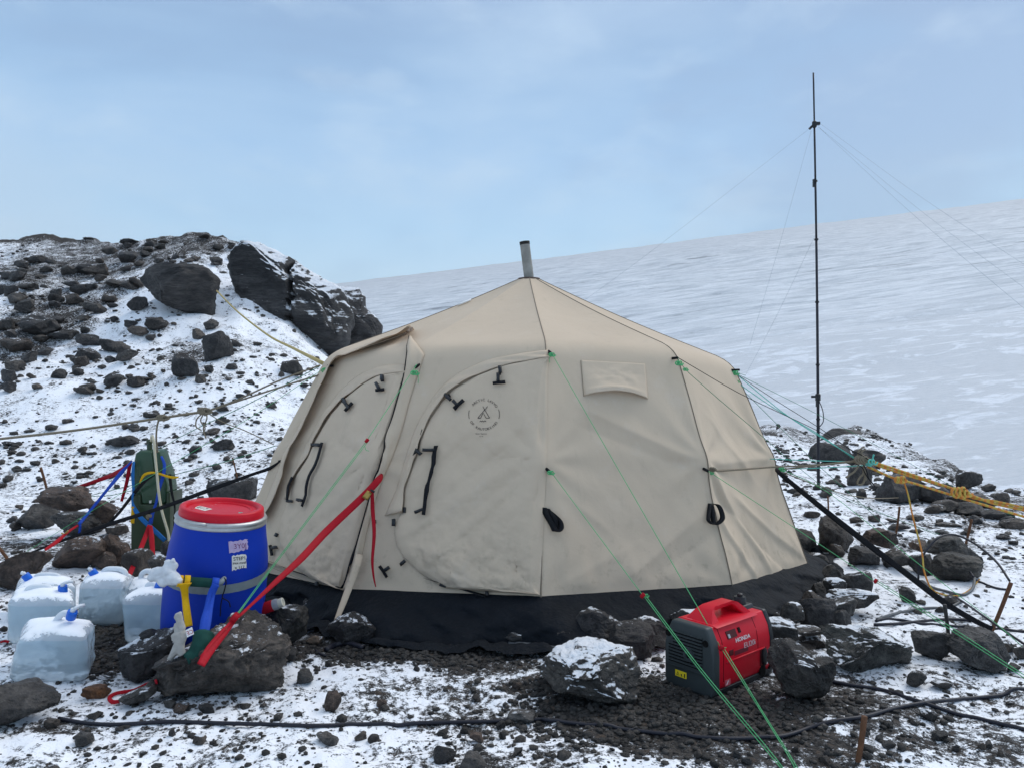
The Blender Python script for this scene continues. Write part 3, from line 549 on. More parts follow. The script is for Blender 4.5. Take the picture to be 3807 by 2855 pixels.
rock('R8', 345, 578, 490, 735, 'snow-capped stone left of the biggest pile rock on the skirt', 163, Y=4.1, snow=.5)
rock('R8', 745, 383, 935, 570, 'upper speckled rock of the pile beside the skirt corner', 164, Y=4.75, snow=.25)
rock('R8', 628, 428, 775, 530, 'snow-topped stone against the skirt corner', 165, Y=4.7, snow=.5)
rock('R8', 618, 338, 748, 455, 'block stone behind the skirt corner, farthest of the pile', 166, Y=5.0, snow=.15)
rock('R8', 628, 488, 938, 650, 'broad rock with a flat snow cap in the middle of the right pile', 167, 5, Y=4.45, snow=.5)
rock('R8', 640, 555, 862, 700, 'speckled rock right behind the biggest pile rock', 168, Y=4.2, snow=.2)
rock('R8', 640, 742, 1218, 1070, 'long angular boulder with a snow streak in front of the right pile', 169, 6, dep=.7, snow=.40, col=(.046, .047, .045), cuts=14, outline=[(642, 765), (730, 757), (830, 762), (880, 746), (1010, 780), (1110, 850), (1170, 940), (1216, 1025), (1100, 1067), (900, 1062), (780, 1025), (652, 950), (690, 870)])
rock('R8', 435, 790, 645, 895, 'flat frosted slab between the generator and the long boulder', 170, snow=.34)
rock('R8', 430, 742, 640, 805, 'thin slab above the flat frosted one', 171, Y=3.85, snow=.25)
rock('R8', 400, 850, 595, 935, 'low dark slab behind the tall leaning rock', 172, snow=.22)
rock('R8', 230, 690, 445, 860, 'frosted rounded rock right behind the generator end cap', 173, Y=3.7, snow=.45)
rock('R8', 1162, 1030, 1288, 1155, 'small smooth stone at the right tip of the long boulder', 174, snow=.1)
rock('R8', 1320, 1088, 1472, 1165, 'low pair-shaped dark stone on snow right of the long boulder', 175)
rock('R8', 1208, 762, 1432, 980, 'rounded dark boulder left of the dark iron stake', 176, 5, snow=.1)
rock('R8', 1442, 768, 1835, 1072, 'big rounded boulder right of the dark iron stake', 177, 6, snow=.05, col=(.046, .046, .048), outline=[(1446, 900), (1500, 800), (1620, 770), (1720, 790), (1780, 860), (1830, 970), (1810, 1065), (1640, 1050), (1480, 980)])
rock('R8', 1788, 845, 1852, 925, 'small upright stone right of the big rounded boulder', 178)
rock('R8', 1858, 865, 1960, 962, 'dark stone at the right edge by the red cord slider', 179)
rock('R8', 1258, 1278, 1355, 1365, 'small dark stone below the crossing cables', 180)
rock('R8', 1810, 980, 1890, 1045, 'small dark stone at the right foot of the big rounded boulder', 181)
for b, l in [((560, 452, 655, 575), 'dark stone on the skirt edge left of the snow-topped one'), ((505, 515, 650, 640), 'rough rock on the skirt behind the biggest pile rock'), ((300, 650, 400, 760), 'dark stone on the skirt between generator and pile')]: rock('R8', *b, label=l, snow=.25)
# low wall behind, right of the tent
rock('R8', 445, 108, 575, 295, 'dark rock beside the tent edge, leftmost of the low rock wall', 191, 4, snow=.05)
rock('R8', 568, 28, 838, 295, 'tall pointed rock of the low rock wall by the tent', 192, 5, snow=.02, outline=[(570, 250), (590, 120), (620, 40), (660, 32), (720, 90), (800, 160), (835, 230), (800, 285), (650, 292)])
rock('R8', 655, 208, 772, 305, 'round stone in front of the tall pointed rock', 193)
rock('R8', 525, 268, 650, 365, 'grey stone just outside the skirt corner', 194, snow=.2)
rock('R8', 888, 102, 1115, 250, 'brown slab topping the low rock wall under the black strap', 195, 5, Y=5.75, snow=.03, col=BRN, outline=[(890, 180), (910, 125), (980, 104), (1050, 130), (1112, 220), (1050, 245), (920, 210)])
rock('R8', 778, 228, 1005, 375, 'rounded grey rock under the brown slab of the rock wall', 196, 5, snow=.05)
rock('R8', 1008, 243, 1195, 395, 'dark rock under the black strap in the low rock wall', 197, 5, snow=.05)
rock('R8', 1190, 185, 1335, 275, 'small brown rock on the wall behind the hanging rope', 198, Y=5.9, col=BRN)
rock('R8', 1190, 270, 1355, 425, 'dark rock beneath the hanging rope', 199, 4)
rock('R8', 1288, 148, 1548, 315, 'domed rock capping the cable cairn at right', 200, 5, Y=5.55, snow=-.2, outline=[(1295, 270), (1330, 200), (1400, 152), (1470, 160), (1530, 220), (1546, 280), (1450, 312), (1330, 295)], col=(.06, .058, .055))
rock('R8', 1338, 270, 1645, 468, 'broad base rock of the cable cairn at right', 201, 5, snow=-.1, col=(.058, .055, .05))
rock('R8', 1500, 235, 1640, 420, 'rock behind the base of the cable cairn', 202, 4, Y=5.7, snow=-.1)
rock('R8', 1120, 485, 1215, 600, 'dark stone on snow near the black strap', 203)
rock('R8', 1400, 540, 1490, 605, 'small stone under the lower end of the hanging rope', 204)
# moraine edge beyond
MOR = [((20, 118, 440, 345), .05, 'jagged dark rock heap stone behind the mast foot at left'), ((430, 190, 785, 365), .1, 'dark rock directly behind the rope knot'), ((400, 335, 640, 565), .25, 'dark rock below the rope knot'), ((745, 440, 1235, 745), .2, 'largest dark rock of the moraine edge under the orange ropes'),
       ((1150, 518, 1470, 765), .35, 'snow-patched rock right of the largest moraine rock'), ((1280, 700, 1525, 845), .05, 'rounded boulder in front of the snow-patched moraine rock'), ((1495, 728, 1785, 885), .1, 'ribbed rock under the orange rope knot'), ((1470, 640, 1905, 800), .1, 'long dark rock behind the orange rope knot'),
       ((1485, 395, 1765, 605), .25, 'blocky rock on the crest of the moraine edge'), ((1930, 630, 2085, 765), .2, 'dark rock on the crest near the right edge'), ((1770, 800, 2005, 925), .1, 'low rock under the twisted orange ropes'), ((1960, 890, 2210, 1010), .1, 'dark rock at the right edge under the ropes'),
       ((700, 540, 930, 690), .05, 'small boulder left of the largest moraine rock'), ((630, 850, 740, 945), .1, 'dark wedge of stone on the snowy flat behind the wall'), ((835, 945, 1035, 1030), .1, 'flat brown stone behind the brown slab'), ((1000, 855, 1185, 920), .05, 'flat dark stone by the hanging rope'),
       ((795, 895, 910, 945), .1, 'flat stone left of the rusty stake'), ((1295, 945, 1550, 990), .05, 'long flat stone on the snowy flat'), ((1565, 1020, 1630, 1070), .05, 'dark stone near the thin rusty stake'), ((1040, 995, 1170, 1050), .05, 'flat stone right of the hanging rope'), ((1300, 1020, 1440, 1065), .05, 'low stone behind the cable cairn cap'),
       ((1660, 860, 1785, 960), .1, 'rounded stone beside the rusty stake top at right'), ((500, 590, 600, 700), .1, 'small rock on the flat behind the black strap')]
for i, (b, s, l) in enumerate(MOR): rock('R21', *b, label=l, seed=600 + i, snow=s, sub=4)
rock('R5', 535, 288, 820, 470, 'dark bare dome of rock on the moraine crest behind the mast', 640, 5, Y=19, mt='cliff', snow=.1, rough=.5)
rock('R5', 175, 310, 300, 400, 'low dark rock on the moraine crest beside the tent edge', 641, 4, Y=20, snow=.1)
rock('R5', 290, 330, 520, 410, 'flat dark hump of rock on the crest left of the mast', 642, 4, Y=20, snow=.15)
for b, l in [((1105, 715, 1235, 775), 'flat stone below the brown end of the hanging rope'), ((860, 730, 900, 770), 'tiny stone on the flat')][:1]: rock('R5', *b, label=l)
# scattered individual stones, then the countless gravel
rg = np.random.RandomState(5)
def scatter(n, box, lo, hi, label, group, sub=3):
    for i in range(n):
        x = rg.uniform(box[0], box[2]); y = rg.uniform(box[1], box[3]); w = rg.uniform(lo, hi); h = w * rg.uniform(.42, .75)
        rock('Q', x - w / 2, y - h, x + w / 2, y, label, seed=int(rg.randint(99999)), sub=sub, snow=rg.uniform(-.1, .2), group=group)
scatter(52, (0, 545, 300, 860), 12, 46, 'dark lava stone among many scattered over the snowy hillside', 'stones scattered over the snowy hillside')
scatter(26, (260, 528, 520, 600), 9, 28, 'dark lava stone among many scattered over the snowy hillside', 'stones scattered over the snowy hillside')
scatter(24, (1720, 1060, 2200, 1200), 10, 34, 'small dark stone on the snowy flat behind the right rock wall', 'small stones on the snowy flat right of the tent')
scatter(16, (0, 1000, 560, 1110), 8, 22, 'small dark stone at the foot of the snowy hillside', 'small stones at the foot of the hillside')
scatter(20, (1500, 1560, 2200, 1655), 10, 30, 'small stone in the gravelly snow at the bottom right', 'small stones in the gravelly foreground')
scatter(16, (950, 1470, 1600, 1655), 8, 20, 'small stone in the gravelly snow before the tent', 'small stones in the gravel before the tent')
def gravel():
    Ds, Fs = ico(1); V, F = [], []; n0 = 0; Dm, Fm = ico(2); rgg = np.random.RandomState(3)
    def put(x, y, w, sub):
        nonlocal n0
        D, Fc = (Dm, Fm) if sub else (Ds, Fs); h = w * rgg.uniform(.4, .85); z = float(gzv[k]); p = D * (1 + .22 * rgg.uniform(-1, 1, (len(D), 1)))
        for c in range(3):
            nn = rgg.normal(size=3); nn /= np.linalg.norm(nn); q = p @ nn - .6; p = p - np.where(q > 0, q, 0)[:, None] * nn
        a = rgg.uniform(0, 6.3); p = p * np.array([w * rgg.uniform(.75, 1.25), w, h]); p = np.stack([p[:, 0] * math.cos(a) - p[:, 1] * math.sin(a), p[:, 0] * math.sin(a) + p[:, 1] * math.cos(a), p[:, 2]], -1)
        V.append(p + np.array([x, y, z + h * .3])); F.append(Fc + n0); n0 += len(D)
    # (n, depth range, size range) drawn in polar bands so that the picture is evenly peppered
    bands = [(3600, 2.3, 4.8, .0045, .017), (3000, 4.6, 10, .008, .032), (9000, 9.5, 27, .016, .075), (420, 2.4, 4.2, .012, .03)]
    for n, a, b, lo, hi in bands:
        yy = a * (b / a) ** rgg.uniform(0, 1, n); uu = rgg.uniform(-.72, .72, n); xx = uu * yy
        keep = perlin(np.stack([xx, yy, 0 * xx], -1) * (1.2 if b < 12 else .5) + 3) + rgg.uniform(-.4, .4, n) > -.05
        keep &= ~((np.hypot(xx - .135, yy - 6.13) < 2.15)); _, H, t, bk = hbase(xx, yy); keep &= (bk <= .3)
        xx, yy = xx[keep], yy[keep]; gzv = hfun(xx, yy)
        for k in range(len(xx)): put(xx[k], yy[k], lo * (hi / lo) ** (rgg.uniform(0, 1) ** 1.7), hi > .03)
    # bare gravel bed before the generator and the skirt
    for f, x, y, rx, ry, a_ in BARE[:3] + BARE[4:6] + BARE[9:10]:
        c = G(f, x, y); n = int(1500 * rx * a_); xx = c.x + rx * 1.1 * rgg.normal(0, .5, n); yy = c.y + ry * 1.3 * rgg.normal(0, .5, n); ok = np.hypot(xx - .135, yy - 6.13) > 2.2; xx, yy = xx[ok], yy[ok]; gzv = hfun(xx, yy)
        for k in range(len(xx)): put(xx[k], yy[k], .006 * 3.6 ** rgg.uniform(0, 1), 0)
    o = npmesh('gravel', np.concatenate(V), np.concatenate(F), M['rock'], smooth=False); o.color = (.046, .043, .041, -.1); o['kind'] = 'stuff'
gravel()
# ------------------------------------------------------------------ the tent
TC = (.135, 6.13); NP = 11; AL = 360 / NP
def tcorner(k):
    re, ze, rb, zb, rgd = 1.55, 1.53, 2.06, .16, 2.2; ob, oe = .5, 2.5
    if k == 0: re, ze, rb, zb = 1.56, 1.585, 2.06, .21
    if k == 1: re, ze, rb, zb = 1.56, 1.565, 2.06, .185
    if k == 2: re, ze, rb, zb = 1.57, 1.50, 2.08, .105
    if k == -1: re, ze, rb, zb = 1.555, 1.56, 2.06, .165
    if k == -2: re, ze, rb, zb, oe = 1.60, 1.56, 2.28, .12, 1.5
    ae, ab = R(k * AL + oe), R(k * AL + ob)
    return re, ze, rb, zb, rgd, ae, ab
def tpt(r, a, z): return Vector((TC[0] + r * math.sin(a), TC[1] - r * math.cos(a), z))
NR, NW, NC = 26, 110, 60
def corner_curve(k):
    re, ze, rb, zb, _, ae, ab = tcorner(k); pk = tpt(.075, ae, 2.185); ev = tpt(re, ae, ze); bt = tpt(rb, ab, zb); out = []
    d1 = (pk - ev).normalized(); d2 = (bt - ev).normalized(); a = ev + d1 * .13; b = ev + d2 * .09
    for i in range(NR): out.append(pk.lerp(a, i / NR) - Vector((0, 0, .018 * math.sin(math.pi * i / NR))))
    for i in range(8): t = i / 8; out.append((a * (1 - t) + ev * t) * (1 - t) + (ev * (1 - t) + b * t) * t)
    for i in range(NW + 1):
        t = i / NW; p = b.lerp(bt, t); bow = .022 * math.sin(math.pi * min(1, t / .62)) * (1 if t < .62 else 0)
        o = Vector((math.sin(ae), -math.cos(ae), 0)); out.append(p + o * bow)
    return out
def fold(s, h, s0, h0, s1, h1, w, amp, fade=1):
    """ridge along the segment (panel coordinates in metres)"""
    dx, dy = s1 - s0, h1 - h0; L = np.hypot(dx, dy); t = ((s - s0) * dx + (h - h0) * dy) / L ** 2; d = ((s - s0) * dy - (h - h0) * dx) / L
    m = sstep(-.12, .18, t) * sstep(1.15, .75, t); return amp * m * np.exp(-(np.sqrt(d * d + (.18 * w) ** 2) - .18 * w) / (w * np.where(d > 0, .55, 1.25)))
def canopy_disp(k, s, t):
    """outward displacement on the wall; s across 0..1, t down 0..1"""
    s_, h = s * 1.05, (1 - t) * 1.35; P = np.stack([s_ + 7 * k, h, 0 * s_ + k * 3.1], -1); e = np.sin(np.pi * s) ** .7
    d = -.018 * np.sin(np.pi * s) * np.sin(np.pi * np.clip(t * 1.05, 0, 1)) + .006 * fbm(np.stack([(s_ * .8 + h * .6) * 5, (h * .8 - s_ * .6) * 1.3, 0 * s_ + k * 5.3], -1), 3) * e
    d = d + .010 * fbm(P * 2.2, 2) * e + sstep(.75, .9, t) * sstep(1, .93, t) * .014 * fbm(np.stack([s_ * 7 + k, h * 2, 0 * h], -1), 3)
    for (sc, sg) in ((0, 1), (1, -1)):                       # folds raying out from the mid guy loops and the base corners
        for (hc, a, fr, ln) in ((.72, .013, 9.0, .55), (.0, .011, 7.0, .42)):
            ds, dh = (s_ - sc * 1.05), h - hc; rr = np.hypot(ds, dh) + 1e-6; an = np.arctan2(dh, sg * ds)
            d = d + (.95 if k == 1 else .7) * a * sstep(1, .94, t) * np.sin(an * fr + 1.7 * k + hc * 9) * np.exp(-rr / ln) * sstep(.03, .2, rr)
            if hc: d = d + .022 * np.exp(-(rr / .09) ** 2)
    F = {0: [(.25, 1.02, .98, .72, .05, .020), (.2, .92, .95, .66, .045, -.016), (.50, .10, .98, .42, .045, .016), (.62, .08, 1.02, .30, .035, -.014), (.02, .62, .42, .30, .05, .012), (.05, .05, .55, .26, .035, .008)],
         -1: [(.28, .40, 1.02, .98, .045, .016), (.25, .28, 1.02, .78, .04, .018), (.38, .12, 1.03, .70, .04, .020), (.60, .10, 1.03, .60, .04, .014), (.22, .58, .78, 1.05, .04, .014), (.25, .78, .6, 1.12, .035, .012)],
         1: [(.06, .66, .50, .02, .04, .024), (.10, .50, .72, .0, .035, -.016), (.02, .40, .30, .0, .03, .018), (.30, .50, .95, .08, .045, .018), (.1, .68, .9, .72, .03, .008), (.2, 1.0, .7, .55, .06, .010)]}
    for f in F.get(k, []): d = d + {0: .85, -1: .55, 1: 1.2}[k] * fold(s_, h, *f[:4], f[4] * .9, f[5])
    return d
def make_canopy(root):
    cur = {k: corner_curve(k) for k in range(-5, 7)}; V, ncol = [], 0; cols = []
    for k in range(-5, 6):
        k2 = k + 1 if k < 5 else -5; A, B = cur[k], cur[k2]
        for j in range(NC):
            s = j / NC; col = np.array([A[i].lerp(B[i], s)[:] for i in range(len(A))]); n = len(A)
            o = np.array([col[:, 0] - TC[0], col[:, 1] - TC[1]]).T; L = np.linalg.norm(o, axis=1)[:, None] + 1e-6; o = o / L
            t = np.clip((np.arange(n) - NR - 4) / (NW + 4), 0, 1); dsp = canopy_disp(k, np.full(n, s), t) * sstep(0, .12, t)
            col[:, :2] += o * dsp[:, None]
            rt = np.clip(np.arange(n) / (NR + 4), 0, 1); col[:, 2] -= .022 * np.sin(np.pi * s) * np.sin(np.pi * rt) * (rt < 1) - .012 * np.sin(np.pi * s) * sstep(.7, 1, rt) * sstep(.12, 0, t)
            cols.append(col)
    V = np.array(cols); nc, n = V.shape[:2]; I = np.arange(nc * n).reshape(nc, n); J = np.roll(I, -1, 0)
    F = np.stack([I[:, :-1].ravel(), I[:, 1:].ravel(), J[:, 1:].ravel(), J[:, :-1].ravel()], -1)
    return V.reshape(-1, 3), F, V
tent = empty('tent', (TC[0], TC[1], 0), 'large beige canvas tent with a stovepipe, black skirt and two arched doors', 'tent')
cV, cF, cG = make_canopy(tent); canopy = npmesh('canopy', cV, cF, M['canvas'], tent)
bvh = BVHTree.FromPolygons([tuple(v) for v in cV], [tuple(int(i) for i in f) for f in cF])
ORG = Vector((0, 0, CAMH))
def hit(px, off=0.0, tree=None, fallY=5.4):
    d = Vector(rayd(px)).normalized(); h, n, _, _ = (tree or bvh).ray_cast(ORG, d)
    if h is None:
        h, n, _, _ = (tree or bvh).find_nearest(ORG + d * (fallY / d.y))
    if n.dot(h - Vector((TC[0], TC[1], h.z))) < 0: n = -n
    return h + n * off, n
def T(f, x, y, off=0.0, tree=None): return hit(sp(f, x, y), off, tree)[0]
def sub_poly(P, n): return crom([Vector((x, y, 0)) for x, y in P], n)
# skirt
def make_skirt():
    cols = []; rgs = np.random.RandomState(9); m = 60; n = 30; tot = NP * m
    for q in range(tot):
        kf = q / m - 5; k = int(math.floor(kf)); s = kf - k; ci = (q * NC // m) % (NP * NC); fr = q * NC / m - q * NC // m
        top = Vector(cG[ci % (NP * NC), -1]).lerp(Vector(cG[(ci + 1) % (NP * NC), -1]), fr); o = (top - Vector((TC[0], TC[1], top.z))).normalized(); a = math.atan2(o.x, -o.y)
        c0 = math.cos(R(AL / 2)) / math.cos(R(AL) * (s - .5)); r_g = 2.27 * (c0 * .6 + .4) + (.05 if abs(kf) < 1 else 0)
        w = q * .08; g = tpt(r_g + .035 * math.sin(w * 1.3) + .02 * math.sin(w * 3.1 + 1), a, 0); g.z = gz(g.x, g.y) + .004; g2 = tpt(r_g + .10, a, 0); g2.z = gz(g2.x, g2.y) + .012
        tp = top - o * .012 + Vector((0, 0, .02)); col = []
        for i in range(n):
            t = i / (n - 1)
            if t < .8: tt = t / .8; p = tp.lerp(g, tt); p += o * .03 * math.sin(math.pi * tt)
            else: tt = (t - .8) / .2; p = g.lerp(g2, tt) + Vector((0, 0, .02 * math.sin(math.pi * tt)))
            col.append(p)
        cols.append(np.array([p[:] for p in col]))
    V = np.array(cols); sh = V.shape; P = V.reshape(-1, 3); t = np.tile(np.linspace(0, 1, n), tot); o = P[:, :2] - np.array(TC); o /= np.linalg.norm(o, axis=1)[:, None]
    ang = np.arctan2(o[:, 0], -o[:, 1]); d = .075 * fbm(np.stack([ang * 4.5 + P[:, 2] * 5.0, P[:, 2] * 2.5, 0 * ang], -1) + 4, 3) * sstep(.05, .4, t) - .07 * np.abs(fbm(np.stack([ang * 6 - P[:, 2] * 4, P[:, 2] * 3 + ang, 0 * t + 2], -1), 2)) * sstep(.05, .5, t) + .04 * fbm(np.stack([ang * 16, P[:, 2] * 9, t], -1), 3) * sstep(.5, .85, t)
    P[:, :2] += o * d[:, None]; P[:, 2] += np.abs(d) * .5 * sstep(.7, .9, t)
    I = np.arange(tot * n).reshape(tot, n); J = np.roll(I, -1, 0); F = np.stack([I[:, :-1].ravel(), I[:, 1:].ravel(), J[:, 1:].ravel(), J[:, :-1].ravel()], -1)
    npmesh('skirt', P, F, M['black_canvas'], tent)
make_skirt()
# seams along the visible corners
for k in (-2, 0, 1, 2):
    ci = (k + 5) * NC; pts = [Vector(p) for p in cG[ci % (NP * NC)]]
    o = [(p - Vector((TC[0], TC[1], p.z))) for p in pts]; pts = [p + v.normalized() * .003 for p, v in zip(pts, o)]
    if k == -2: pts = pts[:NR]
    MB().tube(pts[::2] + [pts[-1]], .0030, 5).build('seam', M['seam'], tent)
# flue and its collar
fb = Vector((.140, 6.13, 2.16)); ft = at('Q', 1133, 523, 6.13); ax = (ft - fb).normalized(); q = ax.to_track_quat('Z', 'Y').to_matrix().to_4x4(); q.translation = fb; L = (ft - fb).length
fl = MB().lathe([(.0, -.05), (.039, -.05), (.039, .1), (.0405, .1), (.0405, .115), (.039, .115), (.039, L), (.034, L), (.034, L - .2), (0, L - .2)], 32, q).build('stovepipe', M['flue'], tent, angle=40)
MB().lathe([(.0405, L - .024), (.0412, L + .001), (.0335, L + .0015), (.033, L - .05)], 32, q).build('soot_rim', M['soot'], fl)
MB().lathe([(.036, 2.196), (.086, 2.190), (.092, 2.178), (.080, 2.168)], 40, Matrix.Translation((TC[0], TC[1], 0))).build('collar', simple('brown_hem', (.09, .06, .05), .8), tent)
# white snow patch left on the roof edge
# ------------------------------------------------------------------ ribbons lying on the canvas
def band(outer, inner, f, n, rows, o_edge, i_edge, bulge, name, parent, m=None, tree=None, wrinkle=.006, solid=.004):
    A, B = sub_poly(outer, n), sub_poly(inner, n); na = min(len(A), len(B)); Gd = []
    for i in range(na):
        a = A[int(i * (len(A) - 1) / (na - 1))]; b = B[int(i * (len(B) - 1) / (na - 1))]; row = []
        for j in range(rows + 1):
            t = j / rows; p = a.lerp(b, t); off = o_edge + (i_edge - o_edge) * t ** 1.4 + bulge * math.sin(math.pi * t) + wrinkle * float(perlin(np.array([[i * .17 + t * 2.2, t * 1.3, 3.3]]))[0]) * min(1, t * 3)
            row.append(hit(sp(f, p.x, p.y), off, tree)[0])
        Gd.append(row)
    g = MB().grid(Gd); return g.build(name, m or M['canvas'], parent, solid=solid), g
HB_in = [(1505, 448), (1400, 462), (1280, 487), (1150, 535), (1040, 600), (985, 660), (930, 740), (885, 850), (860, 930), (822, 1040), (806, 1090), (797, 1200)]
HB_out = [(1507, 402), (1350, 424), (1200, 456), (1060, 522), (965, 608), (905, 700), (852, 800), (802, 950), (772, 1060), (745, 1130), (705, 1217)]
HA_in = [(850, 285), (760, 297), (690, 310), (620, 345), (560, 390), (500, 440), (430, 520), (385, 590), (340, 670), (300, 760), (240, 850), (205, 930), (190, 990)]
HA_out = [(850, 235), (740, 240), (640, 265), (560, 310), (490, 370), (430, 440), (370, 530), (310, 640), (262, 735), (222, 830), (182, 915), (160, 985)]
def xat(poly, y):
    for (x0, y0), (x1, y1) in zip(poly, poly[1:]):
        if min(y0, y1) <= y <= max(y0, y1) and y0 != y1: return x0 + (x1 - x0) * (y - y0) / (y1 - y0)
    return poly[0][0] if abs(y - poly[0][1]) < abs(y - poly[-1][1]) else poly[-1][0]
def door(f, L, Rr, ys, name, bulge, label, edge=.016, puff=.03):
    Gd = []; nx = 96; T_ = np.arange(nx + 1) / nx
    for i, y in enumerate(ys):
        xl, xr = xat(L, y), xat(Rr, y); X_ = xl + (xr - xl) * T_; v = i / (len(ys) - 1); low = float(sstep(.62, .95, v)); o1 = 0 * X_ + 1
        w = fbm(np.stack([X_ * .012, y * .014 * o1, o1], -1), 3) * (.004 + .008 * low) + (.75 - np.minimum(1, np.sqrt(fbm(np.stack([(X_ + y) * .0075, (y - X_) * .0016, 8 * o1], -1), 2) ** 2 + .012))) * .011 * float(sstep(.12, .4, v))
        off = .010 + edge * np.sqrt(np.minimum(1, T_ * 14)) + puff * np.sin(np.pi * np.minimum(1, T_ * 1.6)) ** 2 * low * (1 - T_) + bulge * np.sin(np.pi * T_) + w * np.minimum(1, T_ * 6) * np.minimum(1, (1 - T_) * 8)
        off = np.where(T_ > .93, off * ((1 - T_) / .07 * .8 + .2), off) * (1 if v < .97 else .5 + .5 * (1 - v) / .03); off = np.maximum(off, .005)
        Gd.append([hit(sp(f, x, y), float(q))[0] for x, q in zip(X_, off)])
    g = MB().grid(Gd); o = g.build(name, M['canvas'], tent); o['label'] = label; return o, BVHTree.FromPolygons([Vector(v) for v in g.v], g.f)
ysB = list(np.linspace(450, 1606, 170)); LB = HB_in + [(775, 1225), (760, 1270), (757, 1310), (770, 1370), (800, 1420), (870, 1490), (960, 1550), (1010, 1576), (1220, 1592), (1465, 1606)]
RB = [(1506, 448), (1499, 1000), (1490, 1170), (1470, 1606)]
doorB, treeB = door('R3', LB, RB, ysB, 'door_flap', .012, 'wide arched door flap with a round printed emblem')
ysA = list(np.linspace(287, 1492, 150)); LA = HA_in + [(170, 1050), (150, 1100), (136, 1180), (150, 1250), (200, 1340), (280, 1410), (360, 1455), (480, 1492)]
RA = [(852, 285), (800, 480), (760, 610), (722, 730), (690, 830), (640, 1000), (600, 1150), (560, 1290), (520, 1400), (484, 1492)]
doorA, treeA = door('R20', LA, RA, ysA, 'door_flap', .010, 'narrow arched door flap seen at an angle')
band(HB_out, HB_in, 'R3', 70, 8, .003, .032, .008, 'door_hood', tent, wrinkle=.018)
band(HA_out, HA_in, 'R20', 60, 8, .003, .030, .007, 'door_hood', tent, wrinkle=.014)
# storm flap along the corner between the doors, and the loose outer layer at the far left
band([(948, 180), (895, 340), (862, 450), (822, 600), (775, 740), (705, 900), (655, 1060), (620, 1200), (590, 1330), (545, 1480), (482, 1655)], [(872, 95), (846, 290), (796, 480), (750, 650), (705, 815), (660, 960), (618, 1120), (575, 1280), (530, 1420), (455, 1655)], 'R20', 70, 6, .004, .034, .012, 'storm_flap', tent, wrinkle=.012)
band([(871, 95), (844, 290), (794, 480), (748, 650), (700, 815), (655, 960), (613, 1120), (570, 1280), (525, 1420), (452, 1640)], [(866, 97), (838, 292), (788, 482), (741, 652), (693, 817), (648, 962), (606, 1122), (563, 1282), (518, 1422), (446, 1640)], 'R20', 60, 2, .03, .03, 0, 'zip', tent, M['black_strap'], wrinkle=0)
band([(890, 40), (790, 80), (690, 115), (540, 165), (450, 200), (395, 265), (345, 375), (285, 515), (215, 640), (160, 740), (115, 860), (70, 980), (25, 1090)], [(880, 62), (800, 112), (720, 138), (560, 195), (490, 214), (455, 262), (420, 340), (378, 432), (330, 540), (270, 640), (220, 745), (182, 870), (150, 960), (118, 1045), (78, 1125)], 'R20', 70, 7, .003, .062, .014, 'outer_flap', tent, wrinkle=.022)
band([(845, 95), (872, 66), (890, 50)], [(862, 112), (880, 108), (895, 92)], 'R20', 12, 4, .03, .07, .02, 'flap_fold', tent, simple('brown_lining', (.19, .13, .09), .85), wrinkle=.03)
# black webbing: straps, buckles and loops on the doors
def ribbon(f, pts, w, name, parent, m, off=.012, tree=None, n=14, solid=.003):
    P = sub_poly(pts, n); Gd = []
    for i, p in enumerate(P):
        t = P[min(i + 1, len(P) - 1)] - P[max(0, i - 1)]; s = Vector((-t.y, t.x, 0)).normalized() * w / 2
        Gd.append([hit(sp(f, p.x + s.x * u, p.y + s.y * u), off, tree)[0] for u in (-1, 1)])
    return MB().grid(Gd).build(name, m, parent, solid=solid)
BS = M['black_strap']; BP = M['black_plastic']
def tbuckle(f, a, b, bar, tree, parent):
    """side-release buckle: short strap from a to b with a bar across b"""
    o = ribbon(f, [a, b], 15 if f == 'R3' else 15, 'buckle', parent, BP, .024, tree, 3, .012)
    ribbon(f, bar, 15, 'stitched_tab', o, BS, .020, tree, 3, .005)
    return o
for a, b, bar in [((1278, 490), (1280, 520), ((1270, 522), (1282, 522))), ((1268, 522), (1270, 560), ((1242, 570), (1303, 562))), ((1012, 628), (1036, 654), ((1012, 640), (1034, 630))), ((1048, 655), (1068, 678), ((1050, 697), (1097, 652))), ((870, 892), (893, 917), ((868, 898), (880, 890))), ((902, 893), (958, 893), ((900, 893), (905, 893)))]:
    tbuckle('R3', a, b, bar, treeB, doorB)
ribbon('R3', [(963, 873), (950, 960), (930, 1050), (915, 1120), (905, 1222)], 19, 'strap', doorB, BS, .026, treeB)
tbuckle('R3', (860, 1203), (900, 1190), ((860, 1200), (866, 1200)), treeB, doorB); tbuckle('R3', (806, 1180), (806, 1205), ((800, 1190), (812, 1190)), None, tent)
tbuckle('R3', (707, 1488), (738, 1472), ((684, 1466), (722, 1520)), None, tent); tbuckle('R3', (790, 1458), (812, 1440), ((788, 1450), (796, 1462)), None, tent); tbuckle('R3', (755, 1235), (755, 1268), ((750, 1240), (760, 1240)), None, tent)
tbuckle('R3', (985, 1558), (1015, 1566), ((986, 1558), (992, 1559)), None, tent); tbuckle('R3', (1213, 1592), (1212, 1620), ((1205, 1606), (1222, 1606)), None, tent); tbuckle('R3', (662, 1240), (662, 1256), ((656, 1246), (668, 1246)), None, tent)
for a, b, bar in [((724, 302), (724, 330), ((716, 330), (732, 330))), ((690, 345), (708, 380), ((685, 386), (733, 380))), ((505, 432), (528, 470), ((500, 450), (520, 440))), ((525, 470), (540, 485), ((515, 500), (555, 456))), ((330, 690), (380, 692), ((330, 692), (340, 692))), ((248, 995), (280, 1000), ((250, 997), (258, 997))), ((192, 1002), (224, 1004), ((195, 1003), (203, 1003)))]:
    tbuckle('R20', a, b, bar, treeA, doorA)
